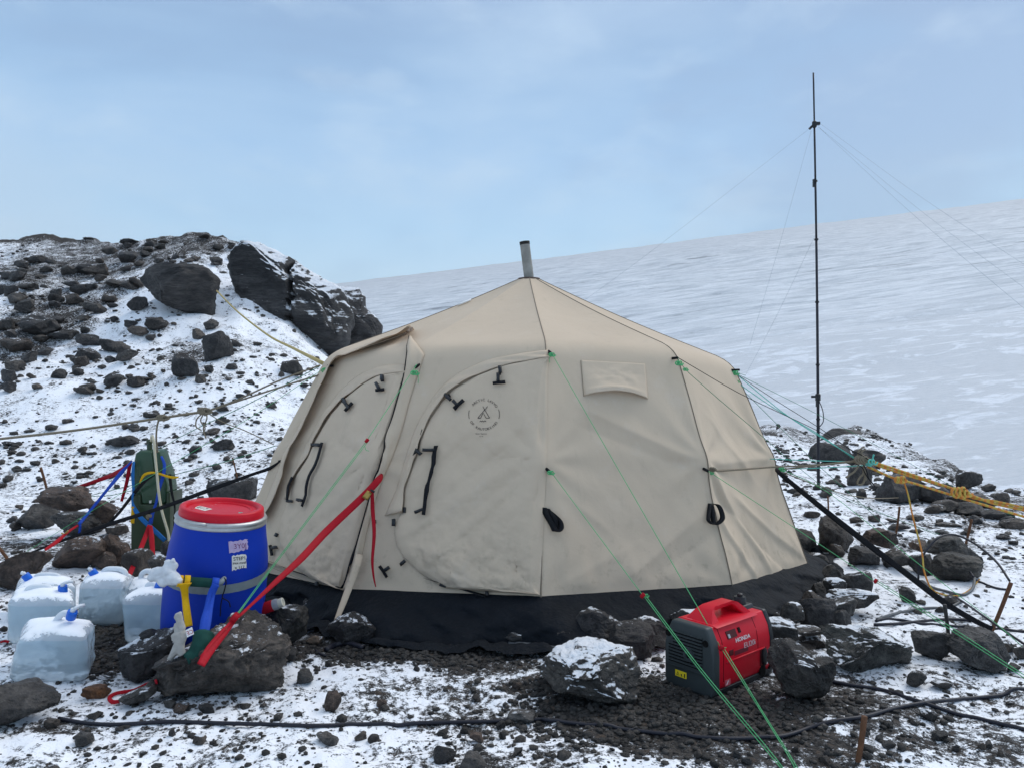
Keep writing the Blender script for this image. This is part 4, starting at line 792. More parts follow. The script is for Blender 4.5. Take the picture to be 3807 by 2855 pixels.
ribbon('R20', [(390, 678), (372, 740), (352, 800), (318, 860), (303, 920), (298, 970), (277, 1032)], 14, 'strap', doorA, BS, .024, treeA)
ribbon('R20', [(230, 870), (208, 920), (198, 1000)], 12, 'strap', doorA, BS, .03, treeA)
tbuckle('R20', (105, 1265), (136, 1260), ((94, 1246), (108, 1306)), None, tent); tbuckle('R20', (128, 1200), (138, 1182), ((128, 1198), (132, 1190)), None, tent); tbuckle('R20', (362, 1455), (362, 1480), ((358, 1465), (368, 1465)), None, tent)
def loop(f, P, r, name='hanging_loop'):
    pts = [hit(sp(f, x, y), .012 + .03 * math.sin(math.pi * i / (len(P) - 1)))[0] for i, (x, y) in enumerate(P)]; pts = crom(pts, 30); Gd = []
    for p in pts: Gd.append([p + Vector((0, 0, 0)) + Vector((r * .5, -r * .3, 0)), p - Vector((r * .5, -r * .3, 0))])
    return MB().grid(Gd).build(name, BS, tent, solid=.004)
loop('R4', [(172, 1135), (185, 1180), (215, 1235), (232, 1268), (254, 1250), (250, 1210), (215, 1170), (178, 1140)], .034); loop('R4', [(190, 1140), (222, 1200), (232, 1262)], .03)
loop('R4', [(1060, 1115), (1040, 1180), (1036, 1210), (1062, 1226), (1068, 1180), (1072, 1120)], .02); loop('R4', [(1068, 1115), (1090, 1130), (1104, 1195), (1088, 1228), (1066, 1190), (1072, 1120)], .026)
for f, x, y, x2, y2 in [('R4', 200, 300, 206, 325), ('R4', 186, 925, 200, 950), ('R4', 862, 338, 880, 346), ('R4', 1030, 925, 1048, 938), ('R4', 1182, 400, 1200, 408), ('R20', 920, 236, 908, 262), ('R20', 440, 243, 424, 256), ('R20', 160, 772, 150, 780), ('R20', 716, 848, 706, 858)]:
    a, n = hit(sp(f, x, y), .004); b, n2 = hit(sp(f, x2, y2), .035)
    MB().tube([a, b], .009, 6).build('guy_loop', BS, tent)
# vent window flap
def vent():
    Q4 = [(1270, 168), (1925, 205), (1955, 565), (1300, 532)]; Gd = []
    for i in range(25):
        v = i / 24; row = []
        for j in range(37):
            u = j / 36; x = (Q4[0][0] * (1 - u) + Q4[1][0] * u) * (1 - v) + (Q4[3][0] * (1 - u) + Q4[2][0] * u) * v; y = (Q4[0][1] * (1 - u) + Q4[1][1] * u) * (1 - v) + (Q4[3][1] * (1 - u) + Q4[2][1] * u) * v
            y -= 42 * v * math.sin(math.pi * u); w = .010 * float(fbm(np.array([[u * 5 + v * 2, v * 4 - u, 2.0]]), 3)[0]) * math.sin(math.pi * u)
            off = .004 + .052 * v ** 1.5 * math.sin(math.pi * u) ** .6 + w * math.sin(math.pi * min(1, v * 1.2)) + .012 * math.exp(-((v - .88) / .05) ** 2) * math.sin(math.pi * u)
            row.append(hit(sp('R19', x, y), off)[0])
        Gd.append(row)
    o = MB().grid(Gd).build('vent_flap', M['canvas'], tent, solid=.005)
    ribbon('R19', [(1270, 168), (1285, 350), (1300, 535)], 6, 'stitching', o, M['seam'], .003, None, 6, .002)
vent()
# printed emblem
def emblem():
    b = MB(); cx, cy = 277, 722
    def put(V, F): b.add([hit(sp('R19', x, y), .0035, treeB)[0] for x, y in V], F)
    def line(P, w, n=3):
        P = [Vector((x, y, 0)) for x, y in P]; Q = []
        for p, q2 in zip(P, P[1:]): Q += [p.lerp(q2, i / n) for i in range(n)]
        Q.append(P[-1]); V, F = [], []
        for i, p in enumerate(Q):
            t = (Q[min(i + 1, len(Q) - 1)] - Q[max(0, i - 1)]); s = Vector((-t.y, t.x, 0)).normalized() * w / 2; V += [(p.x + s.x, p.y + s.y), (p.x - s.x, p.y - s.y)]
        put(V, [(2 * i, 2 * i + 1, 2 * i + 3, 2 * i + 2) for i in range(len(Q) - 1)])
    def arc(text, r, a0, a1, size, inward):
        for i, ch in enumerate(text):
            if ch == ' ': continue
            a = R(a0 + (a1 - a0) * i / (len(text) - 1)); V, F = text2d(ch, size); rot = a if not inward else a + math.pi
            V = [(x * math.cos(rot) + -(-y) * -math.sin(rot) * -1 * -1, 0) if False else (x * math.cos(rot) - (-y) * math.sin(rot), x * math.sin(rot) + (-y) * math.cos(rot)) for x, y in V]
            ox, oy = cx + r * math.sin(a) * 1.0, cy - r * math.cos(a); put([(ox + x, oy + y) for x, y in V], F)
    arc('ARCTIC LAVVO', 150, -48, 55, 36, False); arc('OF KAUTOKEINO', 152, 238, 125, 36, True)
    line([(cx + 158 * math.sin(R(a)), cy - 158 * math.cos(R(a))) for a in range(70, 108, 4)], 5, 1); line([(cx + 158 * math.sin(R(a)), cy - 158 * math.cos(R(a))) for a in range(-106, -70, 4)], 5, 1)
    for P in ([(314, 638), (212, 758)], [(264, 638), (333, 756)], [(212, 758), (240, 760)], [(240, 760), (268, 705), (297, 757)], [(297, 757), (333, 756)], [(232, 795), (242, 785), (252, 795), (262, 783), (272, 795), (284, 783), (297, 795)]): line(P, 5.5)
    for s, y, z in (('Vanor Gamme', 918, 20), ('12-14', 944, 18)):
        V, F = text2d(s, z); put([(246 + x, y - yy) for x, yy in V], F)
    b.build('emblem', M['ink'], doorB, smooth=False)
emblem()
# pale patch of ice at the roof edge
sn = MB(); g = [[hit(sp('R16', x, y - dy), .012)[0] for dy in (0, 8)] for x, y in ((4, 878), (60, 858), (110, 838), (158, 818))]; sn.grid(g).build('ice_patch', M['white_paint'], tent, solid=.01)
# ------------------------------------------------------------------ water jugs
def jug(cor, label, handle, cap, tapd, seed, Y0, dtop=.0):
    """cor: FTL FTR BTR BTL FBL FBR (R10 pixels); Y0 depth of the front foot (None = from ground)"""
    ftl, ftr, btr, btl, fbl, fbr = cor; mid = ((fbl[0] + fbr[0]) / 2, (fbl[1] + fbr[1]) / 2); Y = Y0 or G('R10', *mid).y; D = .27
    p = {(0, 0, 1): at('R10', *ftl, Y), (1, 0, 1): at('R10', *ftr, Y + .01), (1, 1, 1): at('R10', *btr, Y + D), (0, 1, 1): at('R10', *btl, Y + D), (0, 0, 0): at('R10', *fbl, Y - .01), (1, 0, 0): at('R10', *fbr, Y)}
    z0 = min(p[(0, 0, 0)].z, p[(1, 0, 0)].z); p[(0, 0, 0)].z = p[(1, 0, 0)].z = min(z0, gz(p[(0, 0, 0)].x, Y) + .005)
    for c in (0, 1):
        q_ = at('R10', fbl[0] + 50 if c == 0 else fbr[0] + (btr[0] - ftr[0]) * .7, 0, Y + D); p[(c, 1, 0)] = Vector((q_.x, Y + D, p[(c, 0, 0)].z + .005))
    n = 34; V, F = [], []; rgj = np.random.RandomState(seed); pts = {}
    ax = np.linspace(-1, 1, n + 1); B = MB()
    def fmap(a, b, c):
        q = np.array([a, b, c]); r = .30; cl = np.clip(q, -(1 - r), 1 - r); d = q - cl; L = np.linalg.norm(d, axis=0); q = cl + np.where(L > 1e-9, d / np.maximum(L, 1e-9) * r, 0)
        return (q + 1) / 2
    grids = []
    A_, B_ = np.meshgrid(ax, ax, indexing='ij'); one = np.ones_like(A_)
    for i, s in ((0, -1), (0, 1), (1, -1), (1, 1), (2, -1), (2, 1)):
        q = [None] * 3; q[i] = one * s; q[(i + 1) % 3] = A_; q[(i + 2) % 3] = B_; grids.append(fmap(*q))
    allV = []
    for u in grids:
        x, y, z = u; P = 0
        for (a, b, c), v in p.items():
            w = (x if a else 1 - x) * (y if b else 1 - y) * (z if c else 1 - z); P = P + w[..., None] * np.array(v[:])
        ctr = np.array(sum((v for v in p.values()), Vector()) / 8); uu = np.stack([x, y, z], -1).reshape(-1, 3); nz = .06 * fbm(uu * 2.2 + seed, 3) + .035 * (np.abs(perlin(uu * 2.6 + seed * 2.7)) - .25) + .02 * np.abs(fbm(uu * 7 + seed, 2)); P = P.reshape(-1, 3)
        d = P - ctr; P = ctr + d * (1 + nz * .62 * sstep(0, .25, uu[:, 2]))[:, None]; P[:, 2] += .034 * np.sin(np.pi * uu[:, 0]) * sstep(.6, 1, uu[:, 2]) * np.sin(np.pi * uu[:, 1])
        B.grid(P.reshape(n + 1, n + 1, 3))
    c0 = p[(0, 0, 0)].lerp(p[(1, 1, 0)], .5); root = empty('water_jug', (c0.x, c0.y, c0.z), label, 'water jug')
    o = B.build('body', M['jug'], root); bm = bmesh.new(); bm.from_mesh(o.data); bmesh.ops.remove_doubles(bm, verts=bm.verts, dist=.0004); bmesh.ops.recalc_face_normals(bm, faces=bm.faces); bm.to_mesh(o.data); bm.free(); o.data.polygons.foreach_set('use_smooth', [True] * len(o.data.polygons))
    Yh = Y + D * .5 + dtop
    if handle: MB().tube(crom([at('R10', x, y, Yh) for x, y in handle], 20), .0150, 10).build('handle', M['white_plastic'], root)
    if cap:
        cc = at('R10', *cap, Yh - .03); q = Vector((tapd[0], -.25, tapd[1])).normalized().to_track_quat('Z', 'Y').to_matrix().to_4x4(); q.translation = cc
        prof = [(0, -.024), (.0215, -.024), (.0225, -.020), (.0225, .012), (.0215, .016), (0, .016)]
        MB().lathe(prof, 24, q).build('cap', M['cap_blue'], root, angle=40)
        t = MB().lathe([(0, .012), (.011, .012), (.011, .03), (.0, .03)], 16, q); t.tube([q @ Vector((0, -.004, .027)), q @ Vector((.012, .0, .034)), q @ Vector((.03, .004, .036)), q @ Vector((.05, .004, .034))], .0085, 8); t.build('tap', M['white_plastic'], root)
    return root
jug([(225, 985), (1040, 905), (1185, 735), (345, 690), (85, 1520), (1085, 1530)], 'frontmost clear water jug, slumped and snow covered, near the left edge boulder', [(660, 830), (690, 760), (740, 690), (800, 655), (840, 670)], (886, 668), (.35, .8), 1, None)
jug([(85, 500), (925, 470), (905, 330), (170, 345), (85, 1075), (920, 1060)], 'snow-topped water jug directly behind the frontmost one', [(315, 440), (345, 365), (420, 335), (570, 335), (630, 365), (645, 420)], (775, 355), (.1, .9), 2, None)
jug([(165, 370), (935, 300), (925, 200), (250, 165), (130, 990), (930, 960)], 'water jug at far left, rearmost of the left pair', [(440, 250), (455, 205), (510, 185), (680, 190), (725, 215), (740, 265)], (326, 205), (-.5, .8), 3, 4.3)
jug([(965, 290), (1560, 245), (1690, 180), (1080, 140), (945, 800), (1515, 840)], 'clear water jug standing on bare gravel in the middle of the jugs', [(1262, 210), (1285, 140), (1340, 112), (1490, 118), (1545, 160), (1550, 225)], (1148, 158), (-.5, .8), 4, None)
jug([(1490, 480), (2080, 400), (2120, 330), (1600, 400), (1530, 1020), (2080, 1040)], 'water jug half hidden by the left side of the blue drum', [(1812, 370), (1830, 310), (1880, 295), (1930, 330), (1940, 360)], (1968, 312), (.4, .8), 5, None)
jug([(1540, 390), (1990, 330), (1930, 210), (1560, 230), (1560, 880), (1990, 880)], 'snowy water jug mostly hidden behind the one beside the drum', [(1735, 240), (1755, 170), (1810, 138), (1880, 150)], None, (0, 1), 6, 4.3)
# ------------------------------------------------------------------ blue drum
dY = 3.86; dbase = at('R12', 478, 1440, dY); dtop_ = at('R12', 582, 243, dY - .03); dax = (dtop_ - dbase).normalized(); dH = (dtop_ - dbase).length
dq = dax.to_track_quat('Z', 'Y').to_matrix().to_4x4(); dq.translation = dbase
drum = empty('drum', dbase, 'blue plastic drum with a red clamped lid beside the tent', 'drum')
k12 = mpp('R12', dY) / 1.055
prof = [(0, 0), (.205, 0), (.218, .012)]
for i in range(33):
    t = i / 32; z = .03 + (dH - .05) * t; r = np.interp(t, [0, .1, .22, .45, .55, .66, .78, .87, .93, 1], [435, 441, 447, 450, 450, 444, 428, 408, 398, 388]) * k12; prof.append((r, z))
prof += [(.195, dH), (.18, dH)]
body = MB().lathe(prof, 96, dq); bo = body.build('body', M['drum_blue'], drum); treeD = BVHTree.FromPolygons([Vector(v) for v in body.v], [f for f in body.f])
rr = 380 * k12
MB().lathe([(rr - .008, dH - .052), (rr + .006, dH - .050), (rr + .012, dH - .042), (rr + .008, dH - .034), (rr + .008, dH - .028), (rr + .013, dH - .020), (rr + .008, dH - .010), (rr - .01, dH - .008)], 96, dq).build('clamp_ring', M['steel'], drum)
lid = MB().lathe([(rr - .004, dH - .012), (rr - .005, dH + .008), (rr - .008, dH + .028), (rr - .014, dH + .033), (rr - .030, dH + .034), (rr - .036, dH + .028), (rr - .042, dH + .016), (rr - .062, dH + .014), (rr - .066, dH + .018), (rr - .072, dH + .018), (rr - .076, dH + .013), (.02, dH + .012), (0, dH + .012)], 96, dq)
lo = lid.build('lid', M['lid_red'], drum, angle=50); treeL = BVHTree.FromPolygons([Vector(v) for v in lid.v], lid.f)
def pm(f, tree, off):
    def g(x, y):
        d = Vector(rayd(sp(f, x, y))).normalized(); h, n, _, _ = tree.ray_cast(ORG, d)
        if h is None: h, n, _, _ = tree.find_nearest(ORG + d * (dY - .3))
        return h - d * off
    return g
def decal(f, tree, poly, m, name, parent, off=.002, n=8, tear=0, seed=0):
    g = pm(f, tree, off); (a, b, c, d) = [Vector((x, y, 0)) for x, y in poly]; Gd = []
    for i in range(n + 1):
        l, r = a.lerp(d, i / n), b.lerp(c, i / n); Gd.append([g(*(l.lerp(r, j / n) + Vector((random.Random(seed + i).uniform(-tear, tear) if j == n else 0, random.Random(seed + j + 50).uniform(-tear, tear) if i in (0, n) else 0, 0)))[:2]) for j in range(n + 1)])
    return MB().grid(Gd).build(name, m, parent, smooth=False)
def writing(f, tree, s, cx, cy, size, m, parent, name='lettering', rot=0, sxx=1.0, off=.0035, shear=0, boldx=0):
    V, F = text2d(s, size); g = pm(f, tree, off); c, s_ = math.cos(R(rot)), math.sin(R(rot)); b = MB()
    for dx in ([0] if not boldx else [-boldx, 0, boldx]):
        b.add([g(cx + (x * sxx + y * shear + dx) * c + y * s_, cy + (x * sxx + y * shear + dx) * s_ - y * c) for x, y in V], F)
    return b.build(name, m, parent, smooth=False)
ta = decal('R12', treeD, [(638, 503), (805, 482), (812, 570), (646, 606)], M['lilac'], 'tape_label', drum, tear=6); writing('R12', treeD, '3Y0J', 742, 543, 62, simple('faded_purple_ink', (.16, .05, .14), .8), ta, rot=-5)
tb = decal('R12', treeD, [(668, 628), (795, 612), (798, 730), (670, 758)], M['paper'], 'paper_label', drum, tear=6, seed=4)
for s, x, y, z, r in (('STEP1', 738, 652, 44, -6), ('Hot meal', 735, 690, 31, -5), ('x 117', 738, 730, 38, -4)): writing('R12', treeD, s, x, y, z, M['ink'], tb, rot=r, boldx=.7)
def lidp(u, v, z=.0135): return dq @ Vector((dq.to_3x3().inverted() @ Vector((u, 0, 0))).xy.to_3d() + (dq.to_3x3().inverted() @ Vector((0, v, 0))).xy.to_3d() + Vector((0, 0, dH + z)))
tl = MB().add([lidp(-.125, .030), lidp(-.045, -.010), lidp(-.062, -.062), lidp(-.142, -.022)], [(0, 1, 2, 3)]).build('lid_label', M['paper'], lo, smooth=False)
V, F = text2d('E17', .044); MB().add([lidp(-.094 + x * 1.0 * .894 + y * .30, -.016 - x * .447 + y * .95, .0145) for x, y in V], F).build('lettering', M['ink'], tl, smooth=False)
gp = lidp(.112, -.055, .016); X = dq.copy(); X.translation = gp; MB().lathe([(0, -.01), (.011, -.01), (.011, .004), (.006, .004), (.006, .0), (0, 0)], 18, X).build('bung', M['teal_rope'], lo, angle=40)
# latch of the clamp
g = pm('R12', treeD, .022); MB().grid([[g(x, y + dy) for x, y in ((190, 285), (250, 312), (330, 330), (438, 342))] for dy in (0, 24)]).build('latch', M['steel'], drum, solid=.008)
# grey tape round the waist
gb = []; nrm = dax
for i in range(121):
    a = 2 * math.pi * i / 120; tilt = .024 * math.cos(a - .35); 
    row = []
    for w in (0, .5, 1):
        z = .400 + tilt * 1.0 + (w - .5) * .042; r = np.interp((z - .03) / (dH - .05), [0, .1, .22, .45, .55, .66], [435, 441, 447, 450, 450, 444]) * k12 + .003 + .0012 * math.sin(i * 2.3); row.append(dq @ Vector((r * math.cos(a), r * math.sin(a), z)))
    gb.append(row)
MB().grid(gb).build('tape_band', M['grey_tape'], drum)
# ------------------------------------------------------------------ sling with yellow and blue webbing
def strap3(pts, m, name, parent=None, label=None, cat=None, n=24, thick=.003, twist=None, group=None):
    """pts: (frame,x,y,depth,width_px) flat webbing facing the path normal"""
    W = []; 
    for f, x, y, Y, w in pts:
        if Y == 'g': p = G(f, x, y); p.z += .012
        elif Y == 't': p = T(f, x, y, .03)
        else: p = at(f, x, y, Y)
        W.append((p, w * mpp(f, p.y)))
    P = crom([p for p, _ in W], n); L = [0]
    for a, b in zip(P, P[1:]): L.append(L[-1] + (b - a).length)
    LW = [0]
    for (a, _), (b, _) in zip(W, W[1:]): LW.append(LW[-1] + (b - a).length)
    ws = np.interp(np.array(L) / L[-1], np.array(LW) / LW[-1], [w for _, w in W]); Gd = []
    for i, p in enumerate(P):
        t = (P[min(i + 1, len(P) - 1)] - P[max(0, i - 1)]).normalized(); v = (p - ORG).normalized(); s = t.cross(v).normalized()
        if twist: s = (Matrix.Rotation(R(twist) * i / len(P), 3, t) @ s)
        Gd.append([p + s * ws[i] * u for u in (-.5, -.17, .17, .5)])
    b = MB().grid(Gd)
    if parent: return b.build(name, m, parent, solid=thick)
    o = b.build(name, m, None, solid=thick, loc=P[-1]); return tag(o, label, cat or 'strap', group)
sling = empty('sling', at('R12', 400, 860, 3.52), 'dark green lifting sling with yellow and blue webbing hung across the drum front', 'sling')
MB().tube(crom([at('R12', 190, 850, 3.50), at('R12', 320, 856, 3.53), at('R12', 420, 862, 3.54), at('R12', 520, 872, 3.55)], 16), .0215, 14).build('sleeve', M['plaid'], sling)
for x in (212, 274): MB().tube([at('R12', x - 24, 848, 3.505), at('R12', x + 24, 850, 3.515)], .0265, 16).build('yellow_wrap', M['yellow_strap'], sling)
strap3([('R12', 250, 870, 3.47, 118), ('R12', 250, 910, 3.48, 66), ('R12', 258, 1000, 3.5, 56), ('R12', 270, 1110, 3.48, 62), ('R12', 290, 1250, 3.46, 62)], M['yellow_strap'], 'yellow_strap', sling, thick=.004)
MB().tube([at('R12', 492, 868, 3.54), at('R12', 552, 874, 3.55)], .027, 16).build('blue_wrap', M['blue_strap'], sling)
strap3([('R12', 528, 880, 3.51, 62), ('R12', 490, 960, 3.51, 66), ('R12', 462, 1090, 3.47, 74), ('R12', 440, 1200, 3.42, 92), ('R12', 415, 1345, 3.36, 84)], M['blue_strap'], 'blue_strap', sling, thick=.004)
strap3([('R12', 500, 900, 3.525, 20), ('R12', 420, 1160, 3.44, 20), ('R12', 395, 1320, 3.38, 20)], M['blue_strap'], 'blue_strap', sling, thick=.004)
MB().tube(crom([at('R12', 420, 1330, 3.34), at('R12', 395, 1420, 3.30), at('R12', 330, 1510, 3.27), at('R12', 265, 1550, 3.25)], 14), .046, 14, .03).build('sleeve', M['plaid'], sling)
MB().tube(crom([at('R12', 525, 876, 3.56), at('R12', 570, 860, 3.57), at('R12', 606, 822, 3.60)], 8), .017, 10, .010).build('grey_tail', M['grey_tape'], sling)
cdp = [at('R12', 600, 820, 3.585), at('R12', 618, 860, 3.58), at('R12', 600, 940, 3.6), at('R12', 585, 995, 3.605), at('R12', 640, 1030, 3.6), at('R12', 655, 1080, 3.6)]
c_ = MB().tube(crom(cdp, 24), .0028, 6); c_.tube(crom([at('R12', 585, 995, 3.605), at('R12', 572, 1060, 3.605), at('R12', 566, 1160, 3.6)], 12), .0028, 6); tag(c_.build('cord', M['black_strap'], None, loc=cdp[0]), 'thin black cord dangling from the tape on the drum', 'cord')
def blob(parts, vox, sm=6):
    b = MB()
    for P, r, r2 in parts: b.tube(crom(P, 10), r, 10, r2)
    return b
def remesh(o, v, s=4, noise=0):
    md = o.modifiers.new('fuse', 'REMESH'); md.mode = 'VOXEL'; md.voxel_size = v; md2 = o.modifiers.new('relax', 'SMOOTH'); md2.iterations = s; md2.factor = .5
    if noise:
        tx = bpy.data.textures.new('crumple', 'CLOUDS'); tx.noise_scale = .035; md3 = o.modifiers.new('crumple', 'DISPLACE'); md3.texture = tx; md3.strength = noise; md3.texture_coords = 'GLOBAL'
Yb = 3.50; b = MB()
for x, y, r in ((40, 800, 62), (100, 760, 66), (150, 830, 66), (120, 700, 46), (170, 720, 36), (60, 860, 50), (-10, 780, 52), (-40, 830, 40), (200, 850, 48), (20, 750, 40), (150, 670, 24), (90, 680, 26)):
    X = Matrix.Translation(at('R12', x, y, Yb + .01 * math.sin(x))); s = r * mpp('R12', Yb); b.lathe([(.001, -s), (s * .7, -s * .7), (s, 0), (s * .7, s * .7), (.001, s)], 10, X)
o = b.build('plastic_bag', M['bag'], None, loc=at('R12', 60, 850, Yb)); remesh(o, .008, 10, .016); tag(o, 'crumpled frosty white plastic bag tied at the left of the drum', 'plastic bag')
# frozen glove
gY = 3.26; A_ = lambda x, y, d=0: at('R12', x, y, gY + d); ks = mpp('R12', gY); b = MB()
for P, r, r2 in (([A_(190, 1150), A_(210, 1210), A_(235, 1280)], 36, 32), ([A_(196, 1140), A_(192, 1128)], 34, 24), ([A_(172, 1240), A_(190, 1290), A_(205, 1330)], 22, 28), ([A_(165, 1240), A_(180, 1232)], 20, 18), ([A_(150, 1350), A_(180, 1330), A_(230, 1320)], 26, 44), ([A_(148, 1368), A_(190, 1350)], 22, 36), ([A_(200, 1300), A_(215, 1340), A_(210, 1400)], 58, 46),
                 ([A_(210, 1390), A_(180, 1450), A_(120, 1545)], 46, 26), ([A_(212, 1390), A_(215, 1450), A_(235, 1500)], 44, 34), ([A_(205, 1410, .02), A_(190, 1470, .03), A_(185, 1500, .03)], 48, 44), ([A_(255, 1330), A_(280, 1310), A_(300, 1295)], 26, 20)):
    b.tube(crom(P, 8), r * ks, 10, r2 * ks)
gl = b.build('work_glove', M['glove'], None, loc=A_(190, 1540)); remesh(gl, .004, 4, .008); tag(gl, 'stiff frozen grey work glove propped on the strap boulder', 'glove')
def flat(f, poly, Y, m, name, parent, solid=.002):
    return MB().add([at(f, x, y, Y) for x, y in poly], [tuple(range(len(poly)))]).build(name, m, parent, smooth=False, solid=solid)
tg = flat('R12', [(262, 1282), (316, 1254), (334, 1318), (274, 1346)], gY - .03, M['white_paint'], 'cuff_tag', gl)
V, F = text2d('CE', 52); c, s_ = math.cos(R(158)), math.sin(R(158)); MB().add([at('R12', 298 + x * c + y * s_, 1300 + x * s_ - y * c, gY - .033) for x, y in V], F).build('lettering', simple('red_print', (.40, .02, .03), .7), tg, smooth=False)
# red bottle
bY = 3.88; p0, p1 = at('R12', 930, 1098, bY), at('R12', 1122, 1034, bY); q = (p1 - p0).normalized().to_track_quat('Z', 'Y').to_matrix().to_4x4(); q.translation = p0; L = (p1 - p0).length; r = 50 * mpp('R12', bY)
bt = MB().lathe([(0, 0), (r, .004), (r, L * .52), (r * .96, L * .55)], 28, q).build('bottle', M['red_strap'], None, loc=p0, angle=40); tag(bt, 'red bottle with a clear neck and white cap behind the drum', 'bottle')
MB().lathe([(r * .96, L * .54), (r * .98, L * .70), (r * .86, L * .80)], 28, q).build('clear_neck', simple('clear_plastic', (.32, .32, .34), .2), bt); MB().lathe([(r * .80, L * .80), (r * .82, L * .98), (r * .74, L), (r * .5, L), (r * .48, L * .95), (0, L * .95)], 28, q).build('cap', simple('cream_cap', (.62, .58, .48), .5), bt, angle=40)
# ------------------------------------------------------------------ fuel can in its sleeve
fY = 6.2; fc = empty('fuel_can', at('R11', 455, 1330, fY), 'tall green plastic fuel can in a dark sleeve, strapped upright by the cairn', 'fuel can')
def slab(f, poly, Y, dep, m, name, parent, bevel=.012, yaw=0):
    b = MB().prism([(x, y) for x, y in poly], 0, dep, lambda x, y, d: at(f, x, y, Y) + Vector((0, d, 0))); return b.build(name, m, parent, bevel=bevel, angle=35, seg=3)
slab('R11', [(292, 300), (345, 266), (540, 266), (580, 400), (622, 520), (645, 640), (655, 760), (640, 1000), (270, 1000), (262, 720), (268, 420)], fY, .17, M['can_green'], 'body', fc, .02)
slab('R11', [(400, 510), (520, 500), (600, 545), (632, 640), (625, 800), (600, 838), (365, 838), (345, 720), (352, 600)], fY - .045, .06, M['can_green'], 'front_bulge', fc, .018)
slab('R11', [(345, 280), (470, 280), (500, 500), (330, 560), (300, 420)], fY - .012, .03, M['can_green'], 'shoulder_panel', fc, .012)
slab('R11', [(250, 738), (350, 738), (353, 842), (622, 842), (626, 720), (662, 712), (662, 1335), (247, 1335)], fY - .055, .24, M['olive'], 'sleeve', fc, .01)
X = Matrix.Translation(at('R11', 448, 270, fY + .07)); MB().lathe([(0, 0), (.022, 0), (.022, .045), (.019, .05), (.019, .06), (.026, .062), (.026, .085), (.020, .092), (0, .092)], 22, X).build('neck_cap', M['olive'], fc, angle=40)
flat('R11', [(442, 800), (468, 796), (466, 826), (444, 828)], fY - .048, M['paper'], 'sticker', fc)
def strapT(pts, m, name, label, cat='strap', **k): return strap3(pts, m, name, None, label, cat, **k)
strapT([('R11', 572, 330, 6.16, 22), ('R11', 605, 420, 6.12, 30), ('R11', 590, 540, 6.09, 36), ('R11', 545, 690, 6.07, 28), ('R11', 515, 830, 6.06, 26), ('R11', 478, 940, 6.05, 32), ('R11', 455, 1045, 6.04, 44)], M['blue_strap'], 'webbing_strap', 'blue strap running down the right of the fuel can to the red strap ends')
strapT([('R11', 280, 385, 6.14, 24), ('R11', 268, 520, 6.12, 34), ('R11', 275, 700, 6.11, 26), ('R11', 262, 800, 6.10, 18), ('R11', 300, 910, 6.08, 42), ('R11', 380, 1010, 6.07, 46), ('R11', 480, 1100, 6.07, 46), ('R11', 610, 1225, 6.08, 46)], M['light_blue_strap'], 'webbing_strap', 'light blue strap crossing the fuel can sleeve diagonally')
strapT([('R11', 340, 615, 6.08, 14), ('R11', 395, 525, 6.07, 30), ('R11', 500, 505, 6.06, 22), ('R11', 640, 545, 6.10, 24), ('R11', 700, 555, 6.10, 26), ('R11', 755, 552, 6.10, 16)], M['yellow_strap'], 'webbing_strap', 'yellow strap across the front of the fuel can')
strapT([('R11', 268, 865, 6.08, 26), ('R11', 268, 960, 6.08, 36), ('R11', 264, 1042, 6.08, 36)], M['yellow_strap'], 'webbing_strap', 'short yellow strap end at the left side of the fuel can')
strapT([('R11', 430, 1000, 6.03, 18), ('R11', 425, 965, 6.03, 36), ('R11', 470, 965, 6.03, 30)], M['tan_rope'], 'webbing_strap', 'small tan webbing loop on the fuel can front', n=10)
strapT([('R11', 450, 1060, 6.03, 46), ('R11', 400, 1190, 5.95, 48), ('R11', 320, 1390, 5.6, 48), ('R11', 232, 1590, 5.2, 50)], M['red_strap'], 'webbing_strap', 'red strap slanting from the fuel can down to the water jugs')
strapT([('R11', 455, 1070, 6.03, 40), ('R11', 468, 1200, 5.95, 54), ('R11', 485, 1420, 5.75, 42)], M['red_strap'], 'webbing_strap', 'short red strap hanging straight down the fuel can front')
strapT([('R11', 250, 405, 6.15, 30), ('R11', 100, 500, 6.5, 44), ('R11', -30, 560, 6.75, 42), ('R14', 855, 492, 6.9, 38)], M['red_strap'], 'webbing_strap', 'wide red strap from the fuel can to the cairn top')
strapT([('R11', 238, 410, 6.16, 40), ('R11', 205, 600, 6.2, 36), ('R11', 148, 810, 6.25, 28)], M['red_strap'], 'webbing_strap', 'loose red strap tail hanging left of the fuel can')
strapT([('R11', 260, 380, 6.13, 12), ('R11', 140, 510, 6.1, 44), ('R11', 0, 680, 6.0, 30), ('R14', 1000, 760, 5.9, 30), ('R14', 885, 900, 5.8, 36)], M['blue_strap'], 'webbing_strap', 'blue strap from the fuel can down to the red ratchet end')
strapT([('R14', 900, 905, 5.79, 24), ('R14', 895, 960, 5.79, 26), ('R14', 882, 1025, 5.8, 22)], M['blue_strap'], 'webbing_strap', 'short blue strap tail in front of the cairn', n=8)
strapT([('R14', 872, 910, 5.79, 22), ('R14', 760, 985, 5.6, 28), ('R14', 640, 1090, 5.4, 44), ('R14', 505, 1185, 5.15, 30)], M['red_strap'], 'webbing_strap', 'red strap end with a brass hook before the cairn')
MB().tube(crom([at('R14', 690, 995, 5.55), at('R14', 715, 1008, 5.55), at('R14', 745, 990, 5.55), at('R14', 765, 968, 5.55)], 10), .006, 6).build('hook', M['brass'], None, loc=at('R14', 720, 1000, 5.55)); o = bpy.context.scene.objects['hook']; tag(o, 'small brass hook on the red strap before the cairn', 'hook')
